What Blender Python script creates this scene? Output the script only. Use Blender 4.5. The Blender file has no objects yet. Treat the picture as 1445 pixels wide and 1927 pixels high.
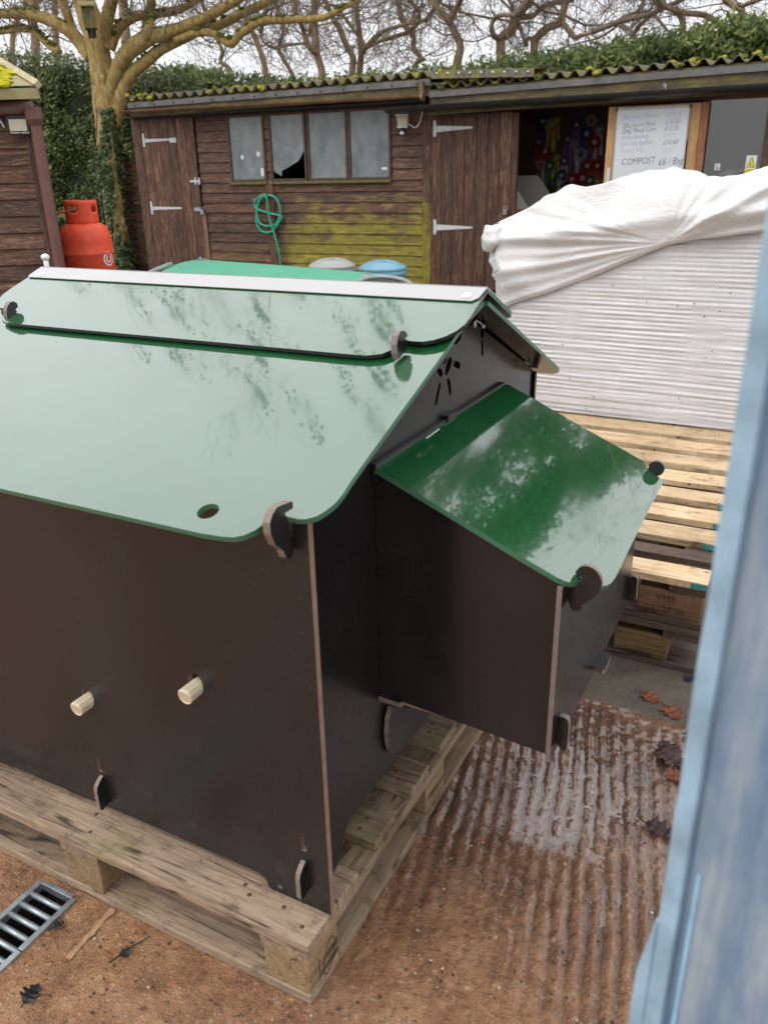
# Poultry house on a pallet in a wet farm yard, timber sheds and bare trees behind.
import bpy, bmesh, math, random
import numpy as np
from mathutils import Vector, Matrix, noise
from mathutils.geometry import delaunay_2d_cdt
random.seed(7); rng = np.random.default_rng(7)
V = Vector
sc = bpy.context.scene
col = sc.collection

# ------------------------------------------------------------------ camera
IW, IH = 1445, 1927
FPX, PITCH, ROLL, YAW = 1525.8, .3958, -.0206, -.4931
CAM = V((.5766, -.8509, 1.3239))
_F = V((math.sin(YAW), math.cos(YAW), 0)); _R = V((math.cos(YAW), -math.sin(YAW), 0)); _U = V((0, 0, 1))
CF = _F*math.cos(PITCH) - _U*math.sin(PITCH); _U2 = _U*math.cos(PITCH) + _F*math.sin(PITCH)
CR = _R*math.cos(ROLL) + _U2*math.sin(ROLL); CU = _U2*math.cos(ROLL) - _R*math.sin(ROLL)

# survey helpers: where the sight line through a photo point meets a real plane of the place
def ray(u, v): return CF + CR*((u-IW/2)/FPX) - CU*((v-IH/2)/FPX)
def onp(u, v, n, d):
    D = ray(u, v); n = V(n); return CAM + D*((d - n.dot(CAM))/n.dot(D))
def onx(u, v, a): return onp(u, v, (1, 0, 0), a)
def ony(u, v, a): return onp(u, v, (0, 1, 0), a)
def onz(u, v, a): return onp(u, v, (0, 0, 1), a)
def dep(u, v, d): return CAM + ray(u, v)*d

cam = bpy.data.cameras.new('camera'); camo = bpy.data.objects.new('camera', cam); col.objects.link(camo)
cam.sensor_fit = 'VERTICAL'; cam.sensor_height = 36; cam.lens = FPX/IH*36
cam.clip_start = .02; cam.clip_end = 2000
m3 = Matrix((CR, CU, -CF)).transposed()
camo.matrix_world = Matrix.Translation(CAM) @ m3.to_4x4()
cam.dof.use_dof = True; cam.dof.focus_distance = 2.3; cam.dof.aperture_fstop = cam.lens/4.5
sc.camera = camo

# ------------------------------------------------------------------ materials
class N:
    def __init__(s, name):
        s.m = bpy.data.materials.new(name); s.m.use_nodes = True
        s.t = s.m.node_tree; s.t.nodes.clear()
        s.out = s.t.nodes.new('ShaderNodeOutputMaterial')
        s.b = s.t.nodes.new('ShaderNodeBsdfPrincipled'); s.link(s.b.outputs[0], s.out.inputs[0])
        s.tc = None
    def link(s, a, b): s.t.links.new(a, b)
    def nd(s, typ, **k):
        n = s.t.nodes.new(typ)
        for a, b in k.items(): setattr(n, a, b)
        return n
    def inp(s, sock, v):
        if hasattr(v, 'links') or isinstance(v, bpy.types.NodeSocket): s.link(v, sock)
        else:
            if isinstance(v, (tuple, list)) and sock.type == 'RGBA' and len(v) == 3: v = (*v, 1)
            sock.default_value = v
    def co(s, scale=(1, 1, 1), rot=(0, 0, 0), loc=(0, 0, 0)):
        if s.tc is None: s.tc = s.nd('ShaderNodeTexCoord')
        mp = s.nd('ShaderNodeMapping'); s.link(s.tc.outputs['Object'], mp.inputs[0])
        mp.inputs['Scale'].default_value = scale; mp.inputs['Rotation'].default_value = rot; mp.inputs['Location'].default_value = loc
        return mp.outputs[0]
    def xyz(s, vec):
        n = s.nd('ShaderNodeSeparateXYZ'); s.link(vec, n.inputs[0]); return n.outputs
    def noise(s, vec, scale=5, detail=4, rough=.55, dist=0):
        n = s.nd('ShaderNodeTexNoise'); s.link(vec, n.inputs['Vector'])
        n.inputs['Scale'].default_value = scale; n.inputs['Detail'].default_value = detail
        n.inputs['Roughness'].default_value = rough; n.inputs['Distortion'].default_value = dist
        return n.outputs[0]
    def voro(s, vec, scale=5, feature='F1'):
        n = s.nd('ShaderNodeTexVoronoi', feature=feature); s.link(vec, n.inputs['Vector']); n.inputs['Scale'].default_value = scale
        return n.outputs
    def ramp(s, fac, *stops):
        n = s.nd('ShaderNodeValToRGB'); s.link(fac, n.inputs[0]); e = n.color_ramp.elements
        while len(e) < len(stops): e.new(.5)
        for q, (p, c) in zip(e, stops):
            q.position = p; q.color = (c, c, c, 1) if isinstance(c, (int, float)) else (*c, 1)
        return n.outputs[0]
    def mix(s, fac, a, b, mode='MIX'):
        n = s.nd('ShaderNodeMix', data_type='RGBA', blend_type=mode)
        s.inp(n.inputs[0], fac); s.inp(n.inputs[6], a); s.inp(n.inputs[7], b); return n.outputs[2]
    def math(s, op, a, b=0., c=None, clamp=False):
        n = s.nd('ShaderNodeMath', operation=op, use_clamp=clamp); s.inp(n.inputs[0], a); s.inp(n.inputs[1], b)
        if c is not None: s.inp(n.inputs[2], c)
        return n.outputs[0]
    def attr(s, name='rnd'):
        return s.nd('ShaderNodeAttribute', attribute_name=name).outputs['Fac']
    def bump(s, h, dist=.002, strength=1.):
        n = s.nd('ShaderNodeBump'); s.link(h, n.inputs['Height']); n.inputs['Distance'].default_value = dist
        n.inputs['Strength'].default_value = strength; s.link(n.outputs[0], s.b.inputs['Normal']); return n.outputs[0]
    def set(s, **k):
        for a, v in k.items():
            nm = {'color': 'Base Color', 'rough': 'Roughness', 'metal': 'Metallic', 'spec': 'Specular IOR Level', 'ior': 'IOR',
                  'coat': 'Coat Weight', 'coat_rough': 'Coat Roughness', 'alpha': 'Alpha', 'trans': 'Transmission Weight',
                  'emit': 'Emission Color', 'emit_s': 'Emission Strength', 'sheen': 'Sheen Weight', 'sss': 'Subsurface Weight'}[a]
            s.inp(s.b.inputs[nm], v)
        return s

def simple(name, c, rough=.5, metal=0., var=.25, scale=12, bump=0., spec=.5, stretch=(1, 1, 1)):
    n = N(name); f = n.noise(n.co(stretch), scale, 5, .6)
    lo = tuple(x*(1-var) for x in c); hi = tuple(min(1, x*(1+var)) for x in c)
    n.set(color=n.ramp(f, (.3, lo), (.7, hi)), rough=rough, metal=metal, spec=spec)
    if bump: n.bump(n.noise(n.co(stretch), scale*5, 4), bump)
    return n.m

def wood(name, base, dark, axis='x', grain=1., rough=.65, moss=None, spots=0.):
    """sawn timber: grain runs along the axis, each board its own tint (rnd)"""
    n = N(name); st = {'x': (1, 14, 14), 'y': (14, 1, 14), 'z': (14, 14, 1)}[axis]
    r = n.attr()
    off = n.nd('ShaderNodeVectorMath', operation='ADD'); n.link(n.co(st), off.inputs[0])
    cb = n.nd('ShaderNodeCombineXYZ'); k = n.math('MULTIPLY', r, 37.)
    for i in range(3): n.link(k, cb.inputs[i])
    n.link(cb.outputs[0], off.inputs[1]); vec = off.outputs[0]
    g = n.noise(vec, 4*grain, 6, .62, 1.2); g2 = n.noise(vec, 22*grain, 3, .6)
    f = n.math('MULTIPLY_ADD', g2, .35, n.math('MULTIPLY', g, .75))
    c = n.ramp(f, (.34, dark), (.62, base))
    c = n.mix(n.math('MULTIPLY', r, .55), c, tuple(x*.55 for x in base))
    kn = n.voro(n.co(tuple(.35*x if x > 1 else 1. for x in st)), 3.3)[0]
    c = n.mix(n.ramp(kn, (.03, .8), (.1, 0.)), c, tuple(x*.35 for x in dark))
    big = n.noise(n.co(), 2.7, 5, .65)
    c = n.mix(n.ramp(big, (.5, 0.), (.72, .6)), c, tuple(x*.5 for x in dark))
    ck = n.noise(n.co(tuple(.22 if x == 1 else 3.2 for x in st)), 5., 2, .5); ck = n.math('ABSOLUTE', n.math('MULTIPLY_ADD', ck, 2., -1.)); cm = n.noise(n.co(), 9, 3)
    c = n.mix(n.math('MULTIPLY', n.ramp(ck, (.012, .85), (.04, 0.)), n.ramp(cm, (.45, 0.), (.58, 1.))), c, tuple(x*.25 for x in dark))
    gm = n.noise(n.co((1.4, 1.4, 1.4)), 16, 5, .7); c = n.mix(n.ramp(gm, (.54, 0.), (.68, .55)), c, tuple(x*.8 for x in dark))
    if spots:
        sp = n.voro(n.co((1, 1, 1) if axis != 'x' else (.5, 1, 1)), 55)[0]
        ms = n.noise(n.co(), 5, 3)
        c = n.mix(n.math('MULTIPLY', n.ramp(sp, (.15, spots), (.25, 0.)), n.ramp(ms, (.5, 0.), (.62, 1.))), c, (.02, .016, .012))
    if moss:
        mm = n.noise(n.co(), 6, 5, .7)
        c = n.mix(n.ramp(mm, (.56, 0.), (.7, moss)), c, (.16, .17, .035))
    n.set(color=c, rough=rough, spec=.35); n.bump(f, .0025, .8)
    return n.m

def leafmat(name, c1, c2, c3, rough=.45):
    n = N(name); n.set(color=n.ramp(n.attr(), (0., c1), (.55, c2), (1., c3)), rough=rough, spec=.35)
    tr = n.nd('ShaderNodeBsdfTranslucent'); tr.inputs[0].default_value = (*c2, 1)
    mx = n.nd('ShaderNodeMixShader'); mx.inputs[0].default_value = .28
    n.link(n.b.outputs[0], mx.inputs[1]); n.link(tr.outputs[0], mx.inputs[2]); n.link(mx.outputs[0], n.out.inputs[0])
    return n.m

M = {}
def make_mats():
    # dark film-faced board
    n = N('dark_board'); f = n.noise(n.co(), 3, 4, .5); d = n.noise(n.co(), 260, 2)
    c = n.ramp(f, (.35, (.007, .0074, .0085)), (.7, (.0115, .0112, .0118)))
    dust = n.voro(n.co(), 60)[0]; dm = n.noise(n.co(), 4, 2)
    c = n.mix(n.math('MULTIPLY', n.ramp(dust, (.02, .8), (.05, 0.)), n.ramp(dm, (.55, 0.), (.62, 1.))), c, (.3, .27, .23))
    sc1 = n.noise(n.co((2.2, 2.2, 30), (.0, .9, .3)), 2.2, 1); sc1 = n.math('ABSOLUTE', n.math('MULTIPLY_ADD', sc1, 2., -1.)); sm = n.noise(n.co(), 3.1, 3)
    scm = n.math('MULTIPLY', n.ramp(sc1, (.001, .5), (.004, 0.)), n.ramp(sm, (.56, 0.), (.62, 1.))); c = n.mix(scm, c, (.16, .145, .13))
    sp2 = n.noise(n.co(), 42, 4, .7); pz = n.xyz(n.co())[2]; lowm = n.math('MULTIPLY_ADD', pz, -3.4, .75, clamp=True)
    c = n.mix(n.math('MULTIPLY', n.ramp(sp2, (.58, 0.), (.7, .5)), lowm), c, (.11, .075, .05))
    sm2 = n.noise(n.co((1, 1, .5)), 5, 4, .6); c = n.mix(n.ramp(sm2, (.5, 0.), (.75, .35)), c, (.022, .0215, .021))
    n.set(color=c, rough=n.math('ADD', n.ramp(f, (.3, .18), (.7, .27)), n.ramp(sm2, (.45, 0.), (.7, .14))), ior=1.6); n.bump(d, .0003, .4); M['board'] = n.m
    M['board_edge'] = simple('board_edge', (.26, .17, .125), .6, var=.2, scale=40)
    M['tab_edge'] = simple('pale_board_edge', (.21, .165, .14), .55, var=.25, scale=60)
    n = N('green_gloss_board'); w = n.noise(n.co(), 90, 2, .5); w2 = n.noise(n.co(), 14, 2, .5)
    n.set(color=n.ramp(w2, (.3, (.008, .072, .022)), (.7, (.011, .086, .027))), rough=.10, ior=1.95, coat=1., coat_rough=n.ramp(n.noise(n.co((1, .35, 1)), 9, 4, .65), (.45, .02), (.72, .085))); n.b.inputs['Coat IOR'].default_value = 1.75
    hb = n.math('MULTIPLY_ADD', w2, 2.2, w); n.bump(hb, .00022, .5); M['green'] = n.m
    M['green_edge'] = simple('green_board_edge', (.06, .17, .10), .35, var=.1)
    M['white_metal'] = simple('white_ridge_metal', (.44, .44, .435), .4, var=.04, scale=4)
    M['steel'] = simple('bright_steel', (.55, .55, .55), .3, 1., .1)
    M['galv'] = simple('galvanised_steel', (.36, .40, .41), .42, .75, .25, 30)
    M['hinge_paint'] = simple('grey_hinge_paint', (.56, .57, .56), .5, var=.1, scale=25)
    M['dowel'] = simple('pale_dowel_wood', (.62, .52, .37), .6, var=.12, scale=20, stretch=(8, 1, 8))
    M['pal_x'] = wood('weathered_pallet_wood', (.46, .34, .235), (.095, .06, .04), 'x', 1., moss=.45)
    M['pal_y'] = wood('weathered_pallet_rail', (.40, .29, .19), (.08, .052, .034), 'y', 1., moss=.25)
    M['pal_end'] = wood('weathered_block_wood', (.38, .26, .14), (.11, .075, .04), 'y', 1.6, moss=.2)
    M['new_x'] = wood('pale_new_pallet_wood', (.80, .60, .37), (.48, .31, .15), 'x', .8, spots=.9)
    M['old_x'] = wood('damp_pallet_wood', (.15, .10, .07), (.05, .035, .025), 'x', 1.)
    M['blk_brown'] = wood('brown_pallet_block', (.25, .14, .08), (.12, .065, .035), 'x', 1.2)
    M['blk_ochre'] = wood('ochre_pallet_block', (.24, .155, .065), (.08, .045, .02), 'x', 1.5)
    M['teal'] = simple('teal_paint', (.06, .25, .25), .6, var=.4, scale=60)
    M['timber_z'] = wood('fresh_sawn_timber', (.60, .36, .17), (.40, .21, .09), 'z', .7)
    M['timber_x'] = wood('fresh_sawn_timber_rail', (.60, .37, .18), (.40, .22, .1), 'x', .7)
    # shed cladding: brown stained boards with algae low down
    def shed(name, ax, algae):
        n = N(name); st = {'x': (1, 10, 10), 'z': (10, 10, 1)}[ax]
        r = n.attr(); off = n.nd('ShaderNodeVectorMath', operation='ADD'); n.link(n.co(st), off.inputs[0])
        cb = n.nd('ShaderNodeCombineXYZ'); k = n.math('MULTIPLY', r, 53.)
        for i in range(3): n.link(k, cb.inputs[i])
        n.link(cb.outputs[0], off.inputs[1]); vec = off.outputs[0]
        g = n.noise(vec, 2.6, 6, .65, 2.2); g2 = n.noise(vec, 14, 3, .6, 1.)
        f = n.math('MULTIPLY_ADD', g2, .35, n.math('MULTIPLY', g, .7))
        c = n.ramp(f, (.36, (.030, .015, .010)), (.52, (.105, .049, .030)), (.66, (.32, .175, .105)))
        c = n.mix(n.math('MULTIPLY', r, .5), c, (.02, .012, .010))
        if algae:
            p = n.xyz(n.co()); a = n.noise(n.co((1.2, 1, 3)), 2.4, 5, .6)
            # damp side of the wall: between the window post and the right-hand door, fading upward
            hx = n.math('SMOOTH_MIN', n.math('MULTIPLY_ADD', p[0], 4., -2.05*4, clamp=True), n.math('MULTIPLY_ADD', p[0], -6., 4.35*6, clamp=True), .2)
            hz = n.math('MULTIPLY_ADD', p[2], -1.9, 2.12)
            e = n.math('MULTIPLY', n.math('ADD', hz, n.math('MULTIPLY_ADD', a, 3.8, -2.0)), hx, clamp=True)
            e = n.math('MULTIPLY', e, n.ramp(f, (.3, .55), (.6, 1.)))
            c = n.mix(n.math('MULTIPLY', e, .8), c, n.ramp(f, (.3, (.11, .10, .008)), (.62, (.40, .355, .03))))
            low = n.math('MULTIPLY', n.math('MULTIPLY_ADD', p[2], -3., 1.9, clamp=True), n.ramp(a, (.45, 0.), (.6, .7)))
            c = n.mix(low, c, (.13, .11, .02))
        n.set(color=c, rough=.6, spec=.4); n.bump(f, .004, .7); return n.m
    M['clad'] = shed('brown_shed_boards', 'x', True); M['clad_plain'] = shed('dark_shed_boards', 'x', False)
    M['door'] = shed('brown_door_boards', 'z', False); M['postwood'] = shed('brown_post_wood', 'z', True)
    M['black_wood'] = simple('blackened_timber', (.02, .017, .015), .7, var=.5, scale=8)
    n = N('mossy_fascia'); f = n.noise(n.co((1, 3, 3)), 4, 5, .65)
    n.set(color=n.ramp(f, (.35, (.05, .042, .028)), (.55, (.12, .10, .045)), (.72, (.22, .2, .03))), rough=.75); M['fascia'] = n.m
    M['pale_fascia'] = simple('pale_green_fascia', (.27, .24, .12), .7, var=.25, scale=5, stretch=(1, 4, 4))
    M['grey_batten'] = simple('grey_batten', (.13, .13, .125), .55, var=.3, scale=6)
    n = N('fibre_cement'); f = n.noise(n.co(), 7, 6, .7); f2 = n.noise(n.co(), 30, 4)
    n.set(color=n.mix(n.ramp(f, (.48, 0.), (.6, .9)), n.ramp(f2, (.3, (.07, .065, .05)), (.7, (.19, .175, .13))), (.22, .2, .02)), rough=.85); n.bump(f2, .004)
    M['cement'] = n.m
    M['gutter_black'] = simple('black_gutter_plastic', (.018, .019, .019), .3, var=.3)
    M['gutter_brown'] = simple('brown_gutter_plastic', (.16, .085, .045), .45, var=.45, scale=9)
    M['pipe_brown'] = simple('brown_downpipe_plastic', (.15, .065, .055), .4, var=.12)
    n = N('dirty_pane'); f = n.noise(n.co((1, 1, .6)), 5, 5, .6); s = n.noise(n.co((9, 1, 9)), 22, 3)
    p = n.xyz(n.co())
    c = n.mix(n.ramp(s, (.62, 0.), (.72, .45)), n.ramp(f, (.3, (.10, .13, .135)), (.7, (.24, .28, .28))), (.45, .47, .46))
    n.set(color=c, rough=n.ramp(f, (.3, .16), (.7, .4)), spec=.6); M['pane'] = n.m
    n = N('dark_glass'); n.set(color=(.02, .018, .017), rough=.04, ior=2.1); n.bump(n.noise(n.co(), 3, 2), .004, .3); M['glass'] = n.m
    M['frame_wood'] = simple('stained_frame_wood', (.075, .04, .028), .6, var=.4, scale=7, stretch=(1, 1, 3))
    M['sill_moss'] = simple('mossy_sill', (.13, .115, .03), .75, var=.4, scale=20)
    M['black'] = simple('black_plastic', (.012, .012, .013), .35, var=.2)
    M['void'] = simple('dark_interior', (.02, .015, .013), .9, var=.4)
    M['white_pl'] = simple('white_plastic', (.72, .72, .69), .4, var=.05)
    M['cream'] = simple('lamp_glass', (.55, .52, .42), .2, var=.05)
    M['lamp_body'] = simple('old_lamp_body', (.40, .42, .34), .5, var=.25, scale=30)
    M['hose'] = simple('green_hose', (.02, .36, .22), .35, var=.12)
    M['red_cyl'] = N('red_cylinder_paint').m
    n = N('red_gas_paint'); f = n.noise(n.co(), 9, 6, .7); f3 = n.noise(n.co((1, 1, .3)), 16, 4, .7)
    n.set(color=n.mix(n.ramp(f3, (.6, 0.), (.74, .55)), n.ramp(f, (.3, (.70, .065, .028)), (.7, (.84, .115, .05))), (.34, .07, .05)), rough=n.ramp(f, (.3, .4), (.7, .6)), spec=.4); M['red_cyl'] = n.m
    M['orange_hose'] = simple('orange_gas_hose', (.45, .13, .06), .5)
    M['grey_lid'] = simple('grey_lid_plastic', (.34, .35, .33), .5, var=.1)
    M['blue_lid'] = simple('blue_lid_plastic', (.16, .34, .44), .45, var=.1)
    M['mint'] = simple('mint_green_board', (.10, .42, .27), .35, var=.05, scale=3)
    M['grey_pl'] = simple('grey_plastic_trim', (.30, .32, .30), .4, var=.1)
    M['board_white'] = simple('whiteboard_face', (.62, .65, .68), .25, var=.04, scale=3)
    M['alu'] = simple('aluminium_rail', (.6, .6, .6), .35, .6, .1)
    for nm, c in dict(ink_black=(.03, .03, .035), ink_blue=(.25, .34, .55), ink_faint=(.42, .46, .52), ink_grey=(.09, .09, .1), sign_yellow=(.72, .62, .02), sign_black=(.01, .01, .01), stencil=(.03, .02, .015)).items():
        M[nm] = simple(nm, c, .5, var=.08)
    for nm, c in dict(r_red=(.38, .022, .022), r_blue=(.03, .05, .22), r_yellow=(.50, .36, .05), r_green=(.03, .20, .12), r_white=(.42, .42, .40), r_purple=(.17, .08, .22)).items():
        M[nm] = simple(nm, c, .6, var=.2, scale=30)
    M['grey_sheet'] = simple('grey_board', (.30, .29, .27), .6, var=.08, scale=3)
    # wrap film
    n = N('white_wrap_film'); f = n.noise(n.co((1, 1, 3)), 6, 5, .6); f2 = n.noise(n.co((3, 3, 30)), 9, 3)
    n.set(color=n.ramp(f, (.3, (.62, .62, .63)), (.7, (.73, .725, .73))), rough=n.ramp(f, (.3, .2), (.7, .34)), spec=.6, coat=.3, coat_rough=.15); n.bump(f2, .004, .6); M['wrap'] = n.m
    n = N('white_cover_sheet'); f = n.noise(n.co((1, 1, 1)), 5, 5, .6); f2 = n.noise(n.co((3, 3, 8)), 8, 4, .6, 1.)
    n.set(color=n.ramp(f, (.3, (.66, .655, .65)), (.7, (.75, .745, .74))), rough=.32, spec=.5, coat=.25, coat_rough=.2); cr = n.noise(n.co(), 16, 5, .6, .8); cr = n.math('ABSOLUTE', n.math('MULTIPLY_ADD', cr, 2., -1.)); n.bump(n.math('MULTIPLY_ADD', cr, .5, f2), .007, .6); M['sheet'] = n.m
    # bark
    def bark(name, a, b, c3, mossc, mo):
        n = N(name); f = n.noise(n.co((5, 5, 1.2)), 5, 6, .65, .6); g = n.noise(n.co(), 3, 4, .6)
        c = n.ramp(f, (.3, a), (.5, b), (.7, c3))
        nz = n.nd('ShaderNodeNewGeometry'); up = n.xyz(nz.outputs['Normal'])[2]
        k = n.math('MULTIPLY', n.math('MULTIPLY_ADD', up, 1.2, -.1, clamp=True), n.ramp(g, (.42, 0.), (.58, mo)))
        c = n.mix(k, c, mossc); n.set(color=c, rough=.8, spec=.25); n.bump(f, .012, .8); return n.m
    M['bark'] = bark('tan_bark', (.15, .105, .040), (.35, .255, .095), (.52, .41, .20), (.17, .17, .015), .95)
    M['bark2'] = bark('grey_brown_bark', (.19, .13, .075), (.34, .24, .145), (.46, .34, .22), (.12, .12, .02), .5)
    M['twig'] = simple('bare_twig', (.20, .155, .115), .8, var=.3)
    M['moss'] = simple('yellow_moss', (.30, .28, .02), .95, var=.45, scale=30)
    M['moss2'] = simple('green_moss', (.12, .14, .02), .95, var=.5, scale=30)
    M['ivy'] = leafmat('ivy_leaf', (.016, .036, .010), (.06, .105, .026), (.24, .29, .13))
    M['conifer'] = leafmat('conifer_spray', (.028, .055, .014), (.13, .18, .042), (.36, .37, .11))
    M['hedgeleaf'] = leafmat('hedge_leaf', (.028, .055, .016), (.12, .175, .045), (.42, .38, .15))
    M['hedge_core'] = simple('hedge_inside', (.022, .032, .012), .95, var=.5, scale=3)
    M['leaf_rust'] = leafmat('rust_oak_leaf', (.16, .045, .02), (.24, .07, .03), (.30, .11, .05))
    M['leaf_brown'] = leafmat('dark_oak_leaf', (.035, .018, .015), (.06, .03, .025), (.1, .055, .045))
    M['leaf_black'] = leafmat('black_wet_leaf', (.012, .012, .012), (.025, .025, .026), (.06, .06, .065))
    n = N('blue_container_paint'); f = n.noise(n.co((3, 3, 1)), 4, 5, .65); f2 = n.noise(n.co((6, 6, .7)), 9, 4, .6)
    n.set(color=n.ramp(n.math('MULTIPLY_ADD', f2, .4, n.math('MULTIPLY', f, .6)), (.36, (.085, .165, .29)), (.5, (.20, .285, .38)), (.62, (.36, .42, .46))), rough=.42, spec=.5); n.bump(f, .002, .5); M['blue'] = n.m
    M['blue_edge'] = simple('pale_blue_edge', (.27, .42, .54), .45, var=.35, scale=14)
    M['blue_seal'] = simple('cyan_seal_strip', (.21, .36, .46), .5, var=.3)
    # ground
    n = N('wet_brushed_concrete'); v = n.co(); p = n.xyz(v)
    big = n.noise(v, 1.7, 5, .6); mid = n.noise(v, 11, 6, .7); fine = n.noise(v, 75, 5, .7); st = n.voro(v, 120); vf = n.noise(v, 300, 3)
    edge = n.math('ADD', p[1], n.math('MULTIPLY_ADD', mid, .05, n.math('MULTIPLY', p[0], .078)))
    slab = n.ramp(edge, (.0, 0.), (1., 1.)); slab = n.math('MULTIPLY_ADD', edge, 60., -60*1.052, clamp=True)
    redmask = n.math('ADD', n.math('MULTIPLY_ADD', p[1], .55, .34), n.math('MULTIPLY_ADD', big, 1.4, -.7), clamp=True)
    tan = n.ramp(mid, (.3, (.19, .080, .030)), (.5, (.37, .175, .072)), (.7, (.52, .30, .15)))
    red = n.ramp(mid, (.3, (.085, .030, .014)), (.5, (.165, .064, .032)), (.72, (.32, .165, .10)))
    c = n.mix(redmask, tan, red)
    c = n.mix(n.ramp(fine, (.34, .75), (.45, 0.)), c, (.060, .026, .013))
    sp = n.noise(v, 210, 3, .6); c = n.mix(n.ramp(sp, (.30, .55), (.40, 0.)), c, (.05, .024, .013)); c = n.mix(n.ramp(sp, (.63, 0.), (.72, .5)), c, (.62, .47, .33))
    c = n.mix(n.ramp(fine, (.57, 0.), (.68, .7)), c, (.58, .40, .25))
    stone = n.ramp(st[0], (.16, 1.), (.3, 0.)); pick = n.ramp(n.noise(v, 40, 2), (.56, 0.), (.6, .8))
    c = n.mix(n.math('MULTIPLY', stone, pick), c, n.mix(n.math('GREATER_THAN', n.xyz(st[1])[0], .55), (.06, .045, .035), (.48, .40, .32)))
    grey = n.ramp(mid, (.3, (.075, .06, .042)), (.7, (.17, .14, .10)))
    c = n.mix(slab, c, grey)
    gr = n.attr('groove'); c = n.mix(n.math('MULTIPLY', gr, .75), c, (.045, .019, .010))
    dirt = n.noise(v, 5.5, 4, .7); c = n.mix(n.ramp(dirt, (.58, 0.), (.7, .55)), c, (.075, .04, .022))
    wet = n.ramp(n.noise(v, 4.5, 4, .6), (.4, .62), (.62, .16))
    wet = n.math('MULTIPLY_ADD', slab, .3, n.math('MULTIPLY', wet, n.math('MULTIPLY_ADD', redmask, -.62, 1.)), clamp=True)
    n.set(color=c, rough=wet, ior=1.6, coat=n.math('MULTIPLY', n.math('MULTIPLY_ADD', redmask, 1.5, -.12, clamp=True), n.math('MULTIPLY_ADD', slab, -.85, 1.)), coat_rough=.10); n.b.inputs['Coat IOR'].default_value = 1.6
    n.bump(n.math('MULTIPLY_ADD', vf, .25, n.math('MULTIPLY_ADD', fine, 1., mid)), .009, 1.); M['ground'] = n.m
    M['mortar'] = simple('pale_mortar', (.36, .215, .115), .8, var=.35, scale=40)
    n = N('puddle_water'); n.t.nodes.remove(n.b)
    fr = n.nd('ShaderNodeFresnel'); fr.inputs[0].default_value = 1.85; gl = n.nd('ShaderNodeBsdfGlossy'); gl.inputs['Roughness'].default_value = .075
    tr = n.nd('ShaderNodeBsdfTransparent'); tr.inputs[0].default_value = (.95, .92, .89, 1); mx = n.nd('ShaderNodeMixShader'); ge = n.nd('ShaderNodeNewGeometry')
    ff = n.math('MULTIPLY', fr.outputs[0], n.math('SUBTRACT', 1., ge.outputs['Backfacing']))
    n.link(ff, mx.inputs[0]); n.link(tr.outputs[0], mx.inputs[1]); n.link(gl.outputs[0], mx.inputs[2]); n.link(mx.outputs[0], n.out.inputs[0]); M['water'] = n.m
make_mats()

# ------------------------------------------------------------------ building helpers
FR = {}
def thing(name, label, cat, loc=(0, 0, 0), rotz=0., group=None):
    o = bpy.data.objects.new(name, None); col.objects.link(o); o.empty_display_size = .1
    o.location = loc; o.rotation_euler = (0, 0, rotz); o['label'] = label; o['category'] = cat
    if group: o['group'] = group
    FR[o.name] = Matrix.Translation(V(loc)) @ Matrix.Rotation(rotz, 4, 'Z')
    return o
def frame(o):
    while o is not None:
        if o.name in FR: return FR[o.name]
        o = o.parent
    return Matrix.Identity(4)
def tag(o, label, cat, group=None, kind=None):
    if label: o['label'] = label
    if cat: o['category'] = cat
    if group: o['group'] = group
    if kind: o['kind'] = kind
    return o
def structure(o): o['kind'] = 'structure'; return o

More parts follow.
